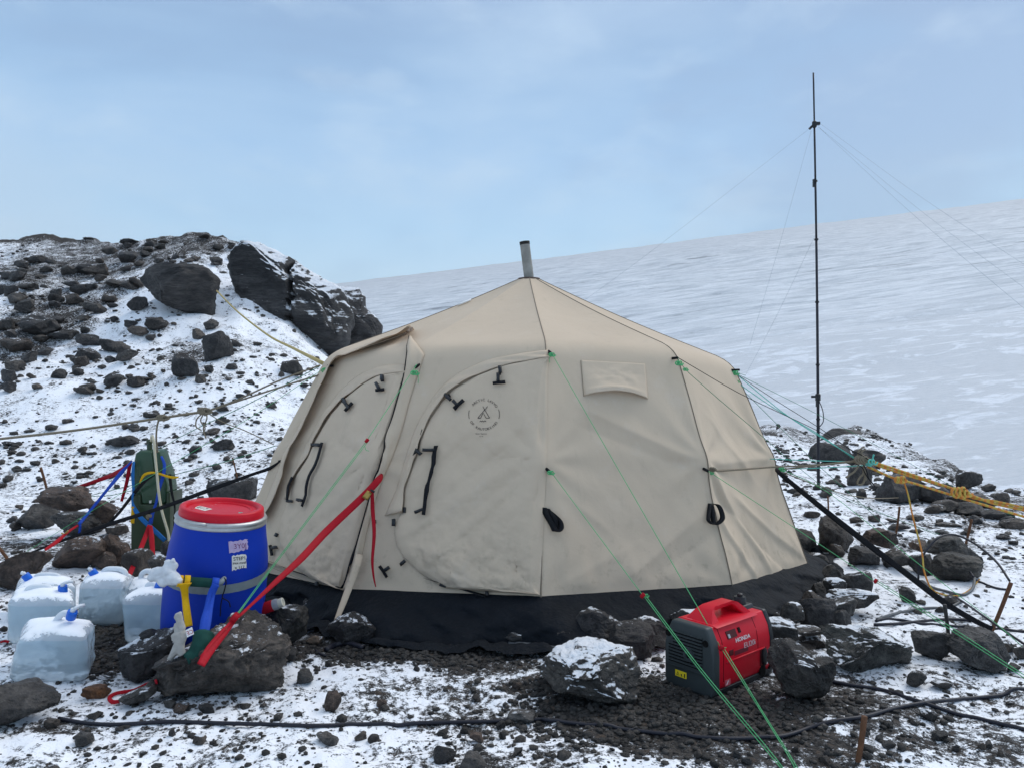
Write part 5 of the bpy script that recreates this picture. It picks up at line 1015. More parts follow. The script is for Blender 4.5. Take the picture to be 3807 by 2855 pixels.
h = MB().tube(crom([at('R11', 466, 170, 6.2), at('R11', 470, 112, 6.17), at('R11', 488, 150, 6.12), at('R11', 505, 320, 6.08), at('R11', 525, 520, 6.04), at('R11', 545, 720, 6.0), at('R11', 580, 920, 5.98), at('R11', 640, 1130, 5.96), at('R11', 656, 1230, 5.95)], 60), .0105, 8); tag(h.build('siphon_hose', M['clear_hose'], None, loc=at('R11', 656, 1230, 5.95)), 'yellowed clear siphon hose hanging down the fuel can', 'hose')
strapT([('R11', 660, 520, 6.12, 30), ('R11', 680, 700, 6.1, 26), ('R11', 715, 870, 6.1, 18), ('R11', 706, 980, 6.1, 10), ('R11', 700, 1090, 6.1, 6)], M['black_strap'], 'webbing_strap', 'black strap tail hanging right of the fuel can')
strapT([('R11', 500, 520, 6.02, 22), ('R11', 380, 610, 6.0, 36), ('R11', 230, 790, 6.2, 34), ('R11', 130, 920, 6.4, 30), ('R11', 20, 1040, 6.5, 30)], M['black_strap'], 'webbing_strap', 'black strap from the fuel can front to the cairn rocks')
# ------------------------------------------------------------------ generator
go = G('R9', 812, 1500) - Vector((0, 0, .012)); ga = R(40); gx = Vector((math.cos(ga), math.sin(ga), 0)); gy = Vector((-math.sin(ga), math.cos(ga), 0)); gen = empty('generator', go, 'red portable generator with a black louvred end standing on gravel before the tent', 'generator')
sc = go.y / 3.3; GW, GL, GH = .255 * sc, .455 * sc, .303 * sc
def gp_(x, y, z): return go + gx * x + gy * y + Vector((0, 0, z))
def section(i=0.0, z0=.05, z1=None):
    z1 = z1 or GH; w = GW
    P = [(i + .012, z0), (w - i - .012, z0), (w - i, z0 + .03), (w - i + .0, z1 * .62), (w - i - .010, z1 - .06), (w - i - .04, z1 - i * .5), (i + .04, z1 - i * .5), (i + .010, z1 - .06), (i, z1 * .62), (i, z0 + .03)]; return P
def gprism(P, x0, x1, m, name, parent=gen, bevel=.008, seg=3): return MB().prism(P, x0, x1, lambda y, z, x: gp_(x, y, z)).build(name, m, parent, bevel=bevel, angle=35, seg=seg)
shell = gprism(section(0, .034), .030, GL - .016, M['gen_red'], 'shell', bevel=.010)
gprism([(y, z) for y, z in section(-.004, .010, GH + .002)], -.012, .052 - .012, M['charcoal'], 'end_panel', bevel=.012)
endp = bpy.context.scene.objects['end_panel']
gprism(section(-.003, .020, GH + .001), GL - .024, GL + .008, M['black_plastic'], 'rear_cap', bevel=.009)
gprism([(.010, .004), (GW - .010, .004), (GW - .002, .018), (GW - .002, .040), (.002, .040), (.002, .018)], -.006, GL + .003, M['black_plastic'], 'base', bevel=.006)
for x in (.04, GL - .06):
    for y in (.03, GW - .03): MB().lathe([(0, 0), (.016, 0), (.018, .014), (.012, .02)], 14, Matrix.Translation(gp_(x, y, -.004))).build('foot', M['black_plastic'], gen)
# handle: trapezoid arch along the length
hz = GH - .012; hp = [(.048, hz), (.105, GH + .048), (.135, GH + .061), (.275, GH + .063), (.308, GH + .052), (.365, hz + .012), (.365, hz - .01), (.048, hz - .01)]; hole = [(.118, GH - .002), (.130, GH + .030), (.142, GH + .039), (.272, GH + .041), (.290, GH + .032), (.318, GH - .002)]
def handle():
    y0, y1 = GW * .5 - .052, GW * .5 + .052; b = MB(); out = [hp[0], hp[1], hp[2], hp[3], hp[4], hp[5]]; inn = [(.120, hz)] + hole[0:1] + hole[1:3] + hole[3:5] + hole[5:] ; inn = [hole[0], hole[1], hole[2], hole[3], hole[4], hole[5]]
    Gd = []
    for (ox, oz), (ix, iz) in zip(out, inn):
        f = min(1, (oz - hz) / .075); yy0, yy1 = y0 + .018 * f - .03 * (1 - f), y1 - .018 * f + .03 * (1 - f); Gd.append([gp_(ox, yy0, oz), gp_(ox, yy1, oz), gp_(ix, yy1 - .004, iz), gp_(ix, yy0 + .004, iz), gp_(ox, yy0, oz)])
    b.grid(Gd); return b.build('handle', M['gen_red'], gen, bevel=.012, angle=40, seg=4)
hd = handle(); slabtop = gprism([(.02, GH - .004), (GW - .02, GH - .004), (GW - .045, GH + .003), (.045, GH + .003)], .05, .372, M['gen_red'], 'top_deck', bevel=.005)
X = Matrix.Translation(gp_(GL - .052, GW * .55, GH)); fcp = MB().lathe([(0, -.01), (.034, -.01), (.034, .012), (.029, .016), (.029, .045), (.026, .05), (.013, .05), (.013, .062), (.009, .065), (0, .065)], 26, X).build('fuel_cap', M['black_plastic'], gen, angle=40)
gprism([(GW * .35, GH - .006), (GW * .82, GH - .006), (GW * .78, GH + .016), (GW * .4, GH + .018)], GL - .10, GL - .005, M['black_plastic'], 'tank_collar', bevel=.006)
# louvres, recoil hub, bolts on the black end (x = -.012 plane)
ex = -.0135
def ebox(y0, y1, z0, z1, d, m, name, parent=endp, x=ex, bev=.0): 
    return MB().prism([(y0, z0), (y1, z0), (y1, z1), (y0, z1)], x, x - d, lambda y, z, xx: gp_(xx, y, z)).build(name, m, parent, bevel=bev, smooth=bool(bev), angle=35)
lv, gap = MB(), MB()
for i in range(10):
    z = GH * .40 + i * .0145; y0, y1 = .052, GW - (.022 if i < 6 else .045)
    gap.prism([(y0, z), (y1, z), (y1, z + .0062), (y0, z + .0062)], ex + .001, ex - .0012, lambda y, zz, xx: gp_(xx, y, zz)); lv.prism([(y0, z + .0062), (y1, z + .0062), (y1, z + .0135), (y0, z + .0135)], ex + .001, ex - .006, lambda y, zz, xx: gp_(xx, y, zz))
gap.build('louvre_gaps', M['dark_hole'], endp, smooth=False); lv.build('louvres', M['charcoal'], endp, bevel=.0012, smooth=False)
def eq(y, z, x=ex): 
    q = (-gx).to_track_quat('Z', 'Y').to_matrix().to_4x4(); q.translation = gp_(x, y, z); return q
MB().lathe([(0, .012), (.012, .012), (.013, .016), (.026, .015), (.028, .004), (.028, -.002)], 26, eq(.118, GH * .57)).build('recoil_hub', M['charcoal'], endp, angle=40); MB().lathe([(0, .0125), (.0115, .0125)], 16, eq(.118, GH * .57)).build('hub_hole', M['dark_hole'], endp)
for y, z in ((.036, GH * .80), (GW - .018, GH * .80)): MB().lathe([(0, .0012), (.011, .0012), (.013, .003), (.015, .0), (.015, -.003)], 18, eq(y, z)).build('bolt_hole', M['dark_hole'], endp)
for z0 in (GH * .33, .10): ebox(.004, GW - .006, z0, z0 + .007, .004, M['charcoal'], 'rib', bev=.002)
ly0, ly1, lz0, lz1 = GW * .53, GW * .77, GH * .205, GH * .295; yl = ebox(ly0, ly1, lz0, lz1, .0015, M['label_yellow'], 'warning_label', x=ex)
def eflat(poly, m, name, parent, x): return MB().add([gp_(x, y, z) for y, z in poly], [tuple(range(len(poly)))]).build(name, m, parent, smooth=False)
lw, lh = ly1 - ly0, lz1 - lz0
def yl_(u, v): return (ly1 - u * lw, lz0 + v * lh)
b = MB()
for poly in ([yl_(.08, .2), yl_(.40, .2), yl_(.36, .28), yl_(.13, .28)], [yl_(.08, .2), yl_(.13, .28), yl_(.25, .70), yl_(.25, .84)], [yl_(.40, .2), yl_(.25, .84), yl_(.25, .70), yl_(.36, .28)], [yl_(.52, .15), yl_(.60, .15), yl_(.62, .55), yl_(.50, .55)], [yl_(.80, .12), yl_(.90, .12), yl_(.90, .75), yl_(.80, .75)], [yl_(.22, .32), yl_(.28, .32), yl_(.27, .6), yl_(.23, .6)], [yl_(.66, .2), yl_(.76, .2), yl_(.76, .26), yl_(.66, .26)]):
    b.add([gp_(ex - .002, y, z) for y, z in poly], [tuple(range(len(poly)))])
b.build('pictogram', M['ink'], yl, smooth=False)
# red side (y = 0 plane): writing, recesses, knob, vents
def sface(x, z, d=.0): # point on the red face following its section
    P = [(0, .052), (0, GH * .62), (.010, GH - .06), (.04, GH)]; y = 0 if z < GH * .62 else (.010 * (z - GH * .62) / (GH - .06 - GH * .62) if z < GH - .06 else .010 + .03 * (z - GH + .06) / .06); return gp_(x, y - d, z)
def sbox(x0, x1, z0, z1, d, m, name, parent=shell, bev=0):
    b = MB(); n = 6; Gd = [[sface(x0 + (x1 - x0) * i / n, z0 + (z1 - z0) * j / n, d) for i in range(n + 1)] for j in range(n + 1)]; o = b.grid(Gd).build(name, m, parent, smooth=False, solid=abs(d) * 2); return o
def stext(s, x, z, size, m, d=.0022, name='lettering', shear=0, sx_=1.0, bold=0, parent=shell):
    V, F = text2d(s, size); b = MB()
    for k in ([0] if not bold else [-bold, 0, bold]): b.add([sface(x + a * sx_ + c * shear + k, z + c, d + (.0002 * (k > 0))) for a, c in V], F)
    return b.build(name, m, parent, smooth=False)
stext('HONDA', .222, GH * .745, .025, M['white_paint'], sx_=1.2, bold=.0008)
stext('EU20i', .268, GH * .635, .033, simple('silver_print', (.60, .42, .44), .4), sx_=1.15, bold=.0009, shear=.1)
sbox(.113, .185, GH * .80, GH * .90, .0015, simple('dark_red_recess', (.06, .004, .006), .7), 'outlet_recess'); sbox(.118, .132, GH * .81, GH * .86, .003, M['steel'], 'outlet_pin'); sbox(.203, .219, GH * .83, GH * .90, .002, M['dark_hole'], 'indicator')
sbox(.11, .14, GH * .57, GH * .645, .0015, simple('dark_red_recess', (.08, .004, .006), .7), 'outlet_recess'); sbox(.150, .255, GH * .545, GH * .61, .0008, simple('maroon_strip', (.14, .01, .02), .5), 'strip')
b = MB().tube([sface(x, GH * .495 + .0 * x, .002) for x in (.085, .2, .3, GL - .07)], .004, 8); b.build('ledge', M['gen_red'], shell)
for x in (.068, ): MB().tube([sface(x, z, .0) for z in np.linspace(.07, GH - .01, 14)], .0016, 6).build('panel_gap', M['dark_hole'], shell)
MB().tube([sface(.335, z, .0) for z in np.linspace(GH * .52, GH - .01, 8)], .0012, 6).build('panel_gap', M['dark_hole'], shell)
q = (-gy).to_track_quat('Z', 'Y').to_matrix().to_4x4(); q.translation = gp_(GL - .075, -.001, GH * .36); qq = q @ Matrix.Scale(.5, 4, q.to_3x3().inverted() @ gx)
sbox(GL - .105, GL - .055, GH * .24, GH * .50, .001, simple('dark_red_recess', (.10, .004, .006), .7), 'knob_recess'); MB().prism([(GL - .096 + .018 * math.cos(a) + .018, GH * .37 + .040 * math.sin(a)) for a in np.linspace(0, 2 * math.pi, 20, endpoint=False)], .002, -.014, lambda x, z, y: gp_(x, y, z)).build('choke_knob', M['black_plastic'], shell, bevel=.003, angle=35)
MB().prism([(GL - .082 + .024 * math.cos(a), GH * .155 + .030 * math.sin(a)) for a in np.linspace(0, 2 * math.pi, 20, endpoint=False)], .002, -.0015, lambda x, z, y: gp_(x, y, z)).build('vent_hole', M['dark_hole'], shell, smooth=False)
sbox(GL - .06, GL - .045, GH * .235, GH * .262, .002, M['white_paint'], 'sticker'); sbox(.078, .118, GH * .155, GH * .24, .0008, simple('pale_red_sticker', (.48, .10, .12), .5), 'sticker')
MB().add([sface(.083 + .03 * u, GH * .165 + .02 * v, .0016) for u, v in ((.1, .1), (.3, .1), (.75, .9), (.55, .9))], [(0, 1, 2, 3)]).build('pictogram', M['white_paint'], shell, smooth=False)
strap3([('R7', 805, 110, 4.36, 50), ('R7', 785, 190, 4.30, 50), ('R7', 735, 330, 4.24, 48), ('R7', 690, 450, 4.17, 42), ('R7', 645, 565, 4.09, 32)], M['canvas'], 'flap_tail', tent, thick=.005)
# ------------------------------------------------------------------ ropes, cords, straps
GUY = 'guy ropes of the tent'
def wpt(p):
    f, x, y, Y = p[:4]
    if Y == 'g': v = G(f, x, y); v.z += .008; return v
    if Y == 't': return T(f, x, y, .035)
    return at(f, x, y, Y)
def rope(pts, r, m, label, name='guy_rope', cat='rope', n=24, extra=(), group=None, smooth=True, loc=None):
    P = [wpt(p) for p in pts]; b = MB().tube(crom(P, n) if smooth else P, r, 7)
    for e in extra: b.tube(crom([wpt(p) for p in e], 12), r * .95, 6)
    o = b.build(name, M[m], None, loc=P[-1]); return tag(o, label, cat, group)
def knot(root, f, x, y, Y, s, m, turns=3, name='knot', seed=1):
    rk = random.Random(seed); c = wpt((f, x, y, Y)); P = []
    for i in range(turns * 8 + 1):
        a = i / 8 * 2 * math.pi; ax = rk.uniform(.7, 1.1); P.append(c + Vector((math.cos(a) * s * .6 + (i / (turns * 8) - .5) * s * 1.6, -abs(math.sin(a * .5)) * s * .5, math.sin(a) * s * .6 * ax)))
    return MB().tube(crom(P, turns * 16), s * .2, 6).build(name, M[m], root)
GR = .0018
end1 = ('R6', 1795, 1475, 2.62)
def guy(pts, label, r=GR, m='green_rope', knots=(), extra=(), slider=None):
    o = rope(pts, r, m, label, n=10, extra=extra)
    for kf in knots: knot(o, *kf)
    if slider:
        f, x, y, Y = slider; c = wpt((f, x, y, Y)); X = Matrix.Translation(c) @ Matrix.Rotation(R(40), 4, 'Y'); MB().lathe([(.004, -.012), (.009, -.010), (.010, .010), (.004, .013)], 10, X).build('slider', M['red_strap'], o)
    return o
guy([('Q', 1187, 768, 't'), ('R6', 1330, 695, 3.32), ], 'green guy rope from the eave between door and vent down past the generator', knots=[('Q', 1188, 772, 't', .016, 'green_rope')], extra=[[('R6', 1330, 695, 3.32), ('R6', 1475, 925, 3.12), ('R6', 1730, 1335, 2.76), ('R6', 1800, 1462, 2.68)], [('R6', 1350, 700, 3.31), ('R6', 1600, 1110, 2.95), ('R6', 1745, 1340, 2.76), ('R6', 1822, 1470, 2.67)], [('R6', 1330, 695, 3.32), ('R6', 1362, 690, 3.31)], [('Q', 1187, 770, 't'), ('Q', 1183, 779, 't'), ('Q', 1183, 789, 't')]], slider=('R6', 1328, 694, 3.31))
guy([('Q', 1182, 1017, 't'), ('Q', 1390, 1287, 3.52)], 'green guy rope from the mid wall between door and vent to the foreground', knots=[('Q', 1183, 1021, 't', .016, 'green_rope'), ('R6', 850, 362, 3.52, .012, 'green_rope')], extra=[[('R6', 838, 362, 3.52), ('R6', 1190, 830, 3.16), ('R6', 1580, 1300, 2.82), ('R6', 1705, 1450, 2.70)], [('R6', 850, 360, 3.52), ('R6', 1200, 822, 3.16), ('R6', 1592, 1288, 2.82), ('R6', 1718, 1448, 2.70)]], slider=('R6', 832, 362, 3.5))
guy([('R4', 880, 348, 't'), ('R4', 955, 415, 4.75), ('R4', 1310, 720, 5.0), ('R4', 1651, 1006, 5.6), ('R21', 600, 790, 6.9), ('R21', 1350, 1062, 'g')], 'green guy rope from the eave corner right of the vent', m='dark_green_rope', knots=[('R4', 900, 362, 4.7, .02, 'green_rope'), ('R4', 935, 395, 4.72, .014, 'green_rope')])
guy([('R4', 880, 345, 't'), ('R4', 1230, 525, 5.0), ('R4', 1640, 720, 5.2), ('R21', 520, 235, 5.3)], 'black cord from the eave corner right of the vent to the rope knot', m='black_strap', r=.0022)
guy([('R4', 1048, 938, 't'), ('R4', 1731, 1380, 4.3), ('R5', 835, 1147, 4.1), ], 'green guy rope from the mid wall at the right seam across the rock pile', knots=[('R4', 1065, 945, 4.63, .018, 'green_rope')], extra=[[('R5', 835, 1147, 4.1), ('R5', 1230, 1400, 3.4), ('R5', 1690, 1700, 2.95)], [('R5', 840, 1138, 4.1), ('R5', 1238, 1388, 3.4), ('R5', 1700, 1690, 2.95)]], slider=('R5', 838, 1145, 4.09))
guy([('R15', 365, 1163, 5.5), ('R15', 870, 1415, 6.2), ('R15', 1330, 1659, 6.8), ('R21', 1790, 730, 7.2), ('R21', 2230, 925, 7.4)], 'long green guy rope from the right eave corner to beyond the right edge', m='dark_green_rope', knots=[('R15', 368, 1165, 5.48, .022, 'green_rope'), ('R15', 380, 1215, 5.48, .014, 'green_rope')], extra=[[('R15', 365, 1163, 5.5), ('R15', 430, 1178, 5.5)]])
guy([('R15', 372, 1168, 5.5), ('R15', 600, 1320, 5.4), ('R15', 870, 1490, 5.3), ('R21', 500, 238, 5.3)], 'black cord from the right eave corner to the rope knot', m='black_strap', r=.0022)
guy([('R15', 372, 1168, 5.5), ('R15', 560, 1325, 5.4), ('R15', 720, 1445, 5.35), ('R21', 500, 285, 5.3)], 'upper teal cord from the right eave corner to the rope knot', m='teal_rope', r=.003)
guy([('R15', 388, 1226, 5.5), ('R15', 600, 1372, 5.4), ('R15', 840, 1512, 5.35), ('R21', 490, 292, 5.3)], 'lower teal cord from below the right eave to the rope knot', m='teal_rope', r=.003)
guy([('R15', 385, 1235, 5.5), ('R15', 600, 1450, 5.8), ('R15', 810, 1659, 6.2), ('R21', 300, 520, 6.5), ('R21', 600, 785, 6.8), ('R21', 840, 1025, 'g')], 'thin green guy rope from below the right eave to the snowy flat', m='dark_green_rope', r=.002)
guy([('R5', 245, 460, 5.3), ('R5', 480, 470, 5.3), ('R5', 720, 476, 5.28)], 'upper teal cord running level to the rope knot', m='teal_rope', r=.0032); guy([('R5', 290, 518, 5.3), ('R5', 500, 512, 5.3), ('R5', 800, 496, 5.28)], 'lower teal cord running level to the rope knot', m='teal_rope', r=.0035)
guy([('R5', 330, 528, 5.3), ('R5', 560, 640, 5.0), ('R5', 1000, 985, 4.5), ('R5', 1290, 1215, 4.2), ('R5', 1500, 1370, 4.0), ('R5', 1680, 1530, 3.8)], 'green guy rope beside the black strap down to the right edge', knots=[('R5', 310, 520, 5.28, .02, 'green_rope')])
guy([('R5', 340, 535, 5.32), ('R5', 560, 625, 5.9), ('R5', 800, 735, 6.6), ('R5', 1175, 888, 'g')], 'green guy rope from the right wall to the cable cairn', m='dark_green_rope')
guy([('R5', 330, 540, 5.35), ('R5', 600, 640, 6.2), ('R5', 800, 680, 7.0), ('R5', 1010, 680, 'g')], 'pale cord from the right wall to the moraine rocks', m='tan_rope', r=.004)
# left side
guy([('R1', 1845, 868, 't'), ('R1', 1395, 1140, 5.5), ('R1', 900, 1430, 5.6), ('R1', 510, 1659, 5.7), ('R14', 160, 1292, 5.75)], 'green guy rope from the far left eave to the left stake', knots=[('R1', 1830, 872, 5.35, .025, 'green_rope')])
guy([('R1', 1790, 850, 5.6), ('R1', 1400, 1055, 6.0), ('R1', 900, 1310, 6.6), ('R14', 1480, 520, 7.0), ('R14', 985, 588, 7.2)], 'dark green guy rope passing behind the fuel can to the cairn', m='dark_green_rope', r=.003)
guy([('R1', 1545, 1292, 5.5), ('R1', 1250, 1385, 5.9), ('R1', 960, 1458, 6.4), ('R1', 500, 1572, 7.0)], 'dark green cord low over the snow from the tent side to the cairn', m='dark_green_rope', r=.003)
guy([('R20', 916, 245, 't'), ('R20', 622, 662, 4.15)], 'green guy rope crossing the narrow door flap to the strap boulder', knots=[('R20', 893, 282, 4.66, .02, 'green_rope')], extra=[[('R20', 622, 662, 4.15), ('R12', 1000, 750, 3.75), ('R12', 705, 1150, 3.42), ('R12', 400, 1535, 3.2)], [('R20', 628, 668, 4.15), ('R12', 1010, 755, 3.75), ('R12', 714, 1153, 3.42), ('R12', 402, 1540, 3.2)], [('R20', 612, 690, 4.12), ('R20', 620, 712, 4.12), ('R20', 637, 717, 4.12)], [('R20', 893, 282, 4.66), ('R20', 912, 300, 4.66), ('R20', 912, 340, 4.66)]], slider=('R20', 624, 660, 4.14))
tanr = rope([('R1', -60, 1260, 5.0), ('R1', 400, 1208, 5.1), ('R1', 880, 1140, 5.2), ('R1', 1160, 1098, 5.3)], .0085, 'tan_rope', 'thick tan rope stretched from the left edge to a knot', n=30)
for a in (('R1', 915, 1135, 5.2, .03), ('R1', 1150, 1098, 5.3, .035)): knot(tanr, *a, 'tan_rope', 4)
MB().tube(crom([wpt(p) for p in [('R1', 890, 1145, 5.2), ('R1', 880, 1190, 5.2), ('R1', 876, 1250, 5.22), ('R1', 882, 1330, 5.25)]], 14), .006, 6).build('rope_tail', M['tan_rope'], tanr)
b = MB()
for P in ([(1150, 1100), (1105, 1140), (1100, 1185), (1130, 1205)], [(1150, 1100), (1125, 1150), (1150, 1190), (1140, 1215)], [(1155, 1105), (1160, 1140), (1140, 1195), (1155, 1250)]): b.tube(crom([wpt(('R1', x, y, 5.3)) for x, y in P], 16), .0045, 6)
b.build('rope_tail', M['tan_rope'], tanr)
rope([('R1', 1160, 1098, 5.3), ('R1', 1330, 1035, 5.3), ('R1', 1560, 930, 5.3), ('R1', 1795, 842, 5.4)], .006, 'tan_rope', 'upper tan rope branch from the knot to the left eave', n=20); rope([('R1', 1160, 1100, 5.3), ('R1', 1340, 1040, 5.3), ('R1', 1600, 955, 5.3), ('R1', 1810, 890, 5.4)], .006, 'tan_rope', 'lower tan rope branch from the knot to the left eave', n=20)
rope([('R1', 1160, 1105, 5.3), ('R1', 1250, 1160, 5.3), ('R1', 1380, 1210, 5.4), ('R1', 1535, 1285, 5.5)], .0035, 'tan_rope', 'thin tan cord from the knot to the low tent side')
rope([('R1', 1215, 425, 16.5), ('R1', 1330, 540, 15), ('R1', 1500, 672, 12), ('R1', 1640, 745, 9), ('R1', 1812, 832, 5.7)], .016, 'yellow_rope', 'pale yellow rope from the perched boulder down to the tent eave')
strap3([('R20', 160, 774, 't', 8), ('R20', 80, 815, 5.25, 20), ('R20', 0, 842, 5.25, 17), ('R1', 1200, 1530, 5.3, 24), ('R1', 900, 1640, 5.4, 22), ('R14', 1250, 890, 5.5, 46), ('R14', 800, 1045, 5.55, 34), ('R14', 400, 1195, 5.6, 22), ('R14', 125, 1318, 5.7, 30)], M['black_strap'], 'guy_strap', None, 'black webbing strap from the tent left side to the left stake', 'strap', n=40)
# red strap to the boulder
rs = empty('red_strap', at('R12', 395, 1600, 3.14), 'long red webbing strap with a buckle from the tent door to the boulder', 'strap')
strap3([('R20', 712, 850, 't', 12), ('R20', 690, 878, 4.42, 38), ('R20', 600, 975, 4.33, 40), ('R20', 400, 1165, 4.12, 42), ('R12', 1280, 650, 3.86, 64), ('R12', 1050, 862, 3.66, 46), ('R12', 860, 1040, 3.52, 26), ('R12', 720, 1172, 3.42, 24)], M['red_strap'], 'long_band', rs, n=50, thick=.004)
strap3([('R12', 705, 1180, 3.41, 30), ('R12', 600, 1300, 3.33, 70), ('R12', 480, 1450, 3.22, 84), ('R12', 395, 1590, 3.12, 70)], M['red_strap'], 'lower_band', rs, n=20, thick=.004)
strap3([('R12', 690, 1180, 3.405, 28), ('R12', 560, 1320, 3.30, 22), ('R12', 395, 1520, 3.16, 26)], M['red_strap'], 'lower_band', rs, n=20, thick=.004)
MB().tube([at('R12', 672, 1158, 3.40), at('R12', 715, 1192, 3.40)], .022, 12).build('keeper', M['red_strap'], rs); MB().tube([at('R12', 700, 1136, 3.405), at('R12', 722, 1152, 3.405)], .010, 8).build('keeper', M['red_strap'], rs)
strap3([('R20', 640, 945, 4.33, 30), ('R20', 612, 985, 4.32, 36)], M['brass'], 'cam_buckle', rs, n=3, thick=.014); strap3([('R20', 645, 935, 4.32, 12), ('R20', 667, 948, 4.32, 12)], M['black_plastic'], 'buckle_bar', rs, n=3, thick=.012)
strap3([('R20', 653, 945, 4.33, 20), ('R20', 657, 1050, 4.34, 22), ('R20', 665, 1180, 4.3, 20), ('R20', 655, 1330, 4.26, 16), ('R20', 662, 1420, 4.25, 11), ('R20', 674, 1478, 4.24, 6)], M['red_strap'], 'loose_tail', rs, n=30, thick=.003)
strap3([('R17', 1290, 70, 3.27, 40), ('R17', 1215, 120, 'g', 42), ('R17', 1100, 165, 'g', 26), ('R17', 960, 190, 'g', 30), ('R17', 900, 225, 'g', 30), ('R17', 925, 262, 'g', 34), ('R17', 985, 258, 'g', 30)], M['red_strap'], 'strap_loop', None, 'red strap loop lying on the snow under a flat slab', 'strap', n=40)
strap3([('R17', 265, 95, 'g', 16), ('R17', 310, 102, 'g', 14), ('R17', 352, 106, 'g', 8)], M['red_strap'], 'strap_end', None, 'tip of a red strap under the frontmost water jug', 'strap', n=8); strap3([('R10', 5, 1050, 'g', 26), ('R10', 50, 1030, 'g', 30), ('R10', 110, 1040, 'g', 30)], M['red_strap'], 'strap_end', None, 'red strap end at the left side of the jugs', 'strap', n=8)
# right side: tan ropes, knot, orange climbing rope, black strap
tk = rope([('R4', 1062, 928, 't'), ('R4', 1110, 937, 4.75), ('R4', 1250, 928, 4.95), ('R4', 1400, 917, 5.25), ('R5', 480, 496, 5.3), ('R5', 740, 470, 5.26)], .006, 'tan_rope', 'tan rope from the right wall seam to the big knot', n=40, extra=[[('R5', 290, 522, 5.3), ('R5', 500, 498, 5.29), ('R5', 740, 474, 5.26)]])
for a in (('R5', 755, 465, 5.25, .042), ('R5', 785, 475, 5.25, .034), ('R4', 1080, 928, 4.62, .018)): knot(tk, *a, 'tan_rope', 4)
b = MB()
for P in ([(750, 455), (740, 425), (760, 400), (775, 392)], [(765, 450), (758, 425), (780, 402)], [(740, 500), (720, 530), (700, 545), (670, 565)], [(765, 500), (770, 540), (745, 570), (735, 600), (760, 605), (775, 580), (778, 545), (770, 500)], [(770, 500), (780, 545), (782, 580)]): b.tube(crom([wpt(('R5', x, y, 5.24)) for x, y in P], 18), .0065, 6)
b.build('rope_tail', M['tan_rope'], tk)
b = MB()
for P in ([(800, 495), (815, 480), (822, 455), (828, 435)], [(790, 495), (810, 500), (808, 488), (780, 488)]): b.tube(crom([wpt(('R5', x, y, 5.23)) for x, y in P], 12), .0055, 6)
b.build('rope_tail', M['teal_rope'], tk)
b = MB()
for P in ([(740, 470), (730, 490), (760, 505), (790, 560), (835, 615)], [(760, 480), (785, 520), (800, 570), (825, 600)], [(700, 410), (760, 440), (830, 490), (860, 520)]): b.tube(crom([wpt(('R5', x, y, 5.23)) for x, y in P], 14), .0032, 6)
b.build('rope_tail', M['black_strap'], tk)
O = 'orange_rope'
o1 = rope([('R21', 590, 292, 5.24), ('R21', 1000, 425, 5.2), ('R21', 1480, 590, 5.1), ('R21', 1640, 645, 5.05), ('R21', 1900, 740, 5.0), ('R21', 2240, 815, 4.9)], .0085, O, 'upper pair of orange and yellow climbing ropes with a big knot', n=50, extra=[[('R21', 600, 315, 5.24), ('R21', 1000, 450, 5.2), ('R21', 1480, 590, 5.1), ('R21', 1700, 690, 5.05), ('R21', 1900, 715, 5.0), ('R21', 2240, 790, 4.9)]])
knot(o1, 'R21', 1540, 625, 5.06, .05, O, 3, seed=4); knot(o1, 'R21', 1600, 640, 5.05, .04, O, 2, seed=8); knot(o1, 'R21', 660, 320, 5.2, .028, 'teal_rope', 2)
o2 = rope([('R21', 620, 368, 5.24), ('R21', 900, 490, 5.18), ('R21', 1100, 540, 5.14), ('R21', 1600, 695, 5.05), ('R21', 2240, 885, 4.85)], .0078, O, 'lower orange and yellow climbing rope running to the right edge', n=40); knot(o2, 'R21', 945, 500, 5.16, .034, O, 4, seed=6)
rope([('R21', 985, 515, 5.16), ('R21', 1030, 650, 5.14), ('R21', 1080, 880, 5.1), ('R21', 1170, 1233, 5.05), ('R5', 1110, 1090, 4.98), ('R5', 1150, 1185, 4.93), ('R5', 1210, 1225, 'g'), ('R5', 1290, 1235, 'g'), ('R5', 1360, 1205, 'g'), ('R5', 1420, 1140, 'g')], .0055, O, 'orange and yellow rope end hanging from the knot to the ground', n=60)
strap3([('R5', 268, 515, 't', 10), ('R5', 300, 540, 5.2, 24), ('R5', 520, 722, 5.0, 30), ('R5', 740, 895, 4.8, 34), ('R5', 1000, 1095, 4.6, 34), ('R5', 1220, 1262, 4.42, 34), ('R5', 1400, 1370, 4.28, 30), ('R5', 1492, 1412, 4.2, 26)], M['black_strap'], 'guy_strap', None, 'wide black webbing strap from the tent right side to the rusty stake', 'strap', n=40, thick=.005)
# stakes
def stake(top, bot, r, label, m='rust', name='stake', Y=None, lean=0):
    g = G(*bot) if Y is None else at(*bot, Y); tp = at(*top, g.y - lean); d = (g - tp).normalized()
    b = MB().tube(crom([tp, tp.lerp(g, .5) + Vector((.003, 0, 0)), g + d * .06], 10), r, 8, r * .9); o = b.build(name, M[m], None, loc=g); return tag(o, label, 'stake')
stake(('R8', 893, 1322), ('R8', 835, 1690), .011, 'rusty iron stake in the gravel at the bottom right', Y=2.78); stake(('R8', 1410, 600), ('R8', 1442, 900), .010, 'dark iron stake between the two rounded boulders', 'iron'); stake(('R8', 1840, 458), ('R8', 1702, 800), .011, 'leaning rusty stake holding the black strap')
stake(('R8', 1585, 50), ('R8', 1542, 225), .011, 'rusty stake rising behind the cable cairn'); stake(('R5', 972, 728), ('R5', 950, 895), .010, 'rusty stake behind the brown slab of the rock wall'); stake(('R5', 570, 670), ('R5', 572, 795), .009, 'thin rusty stake behind the tall pointed rock')
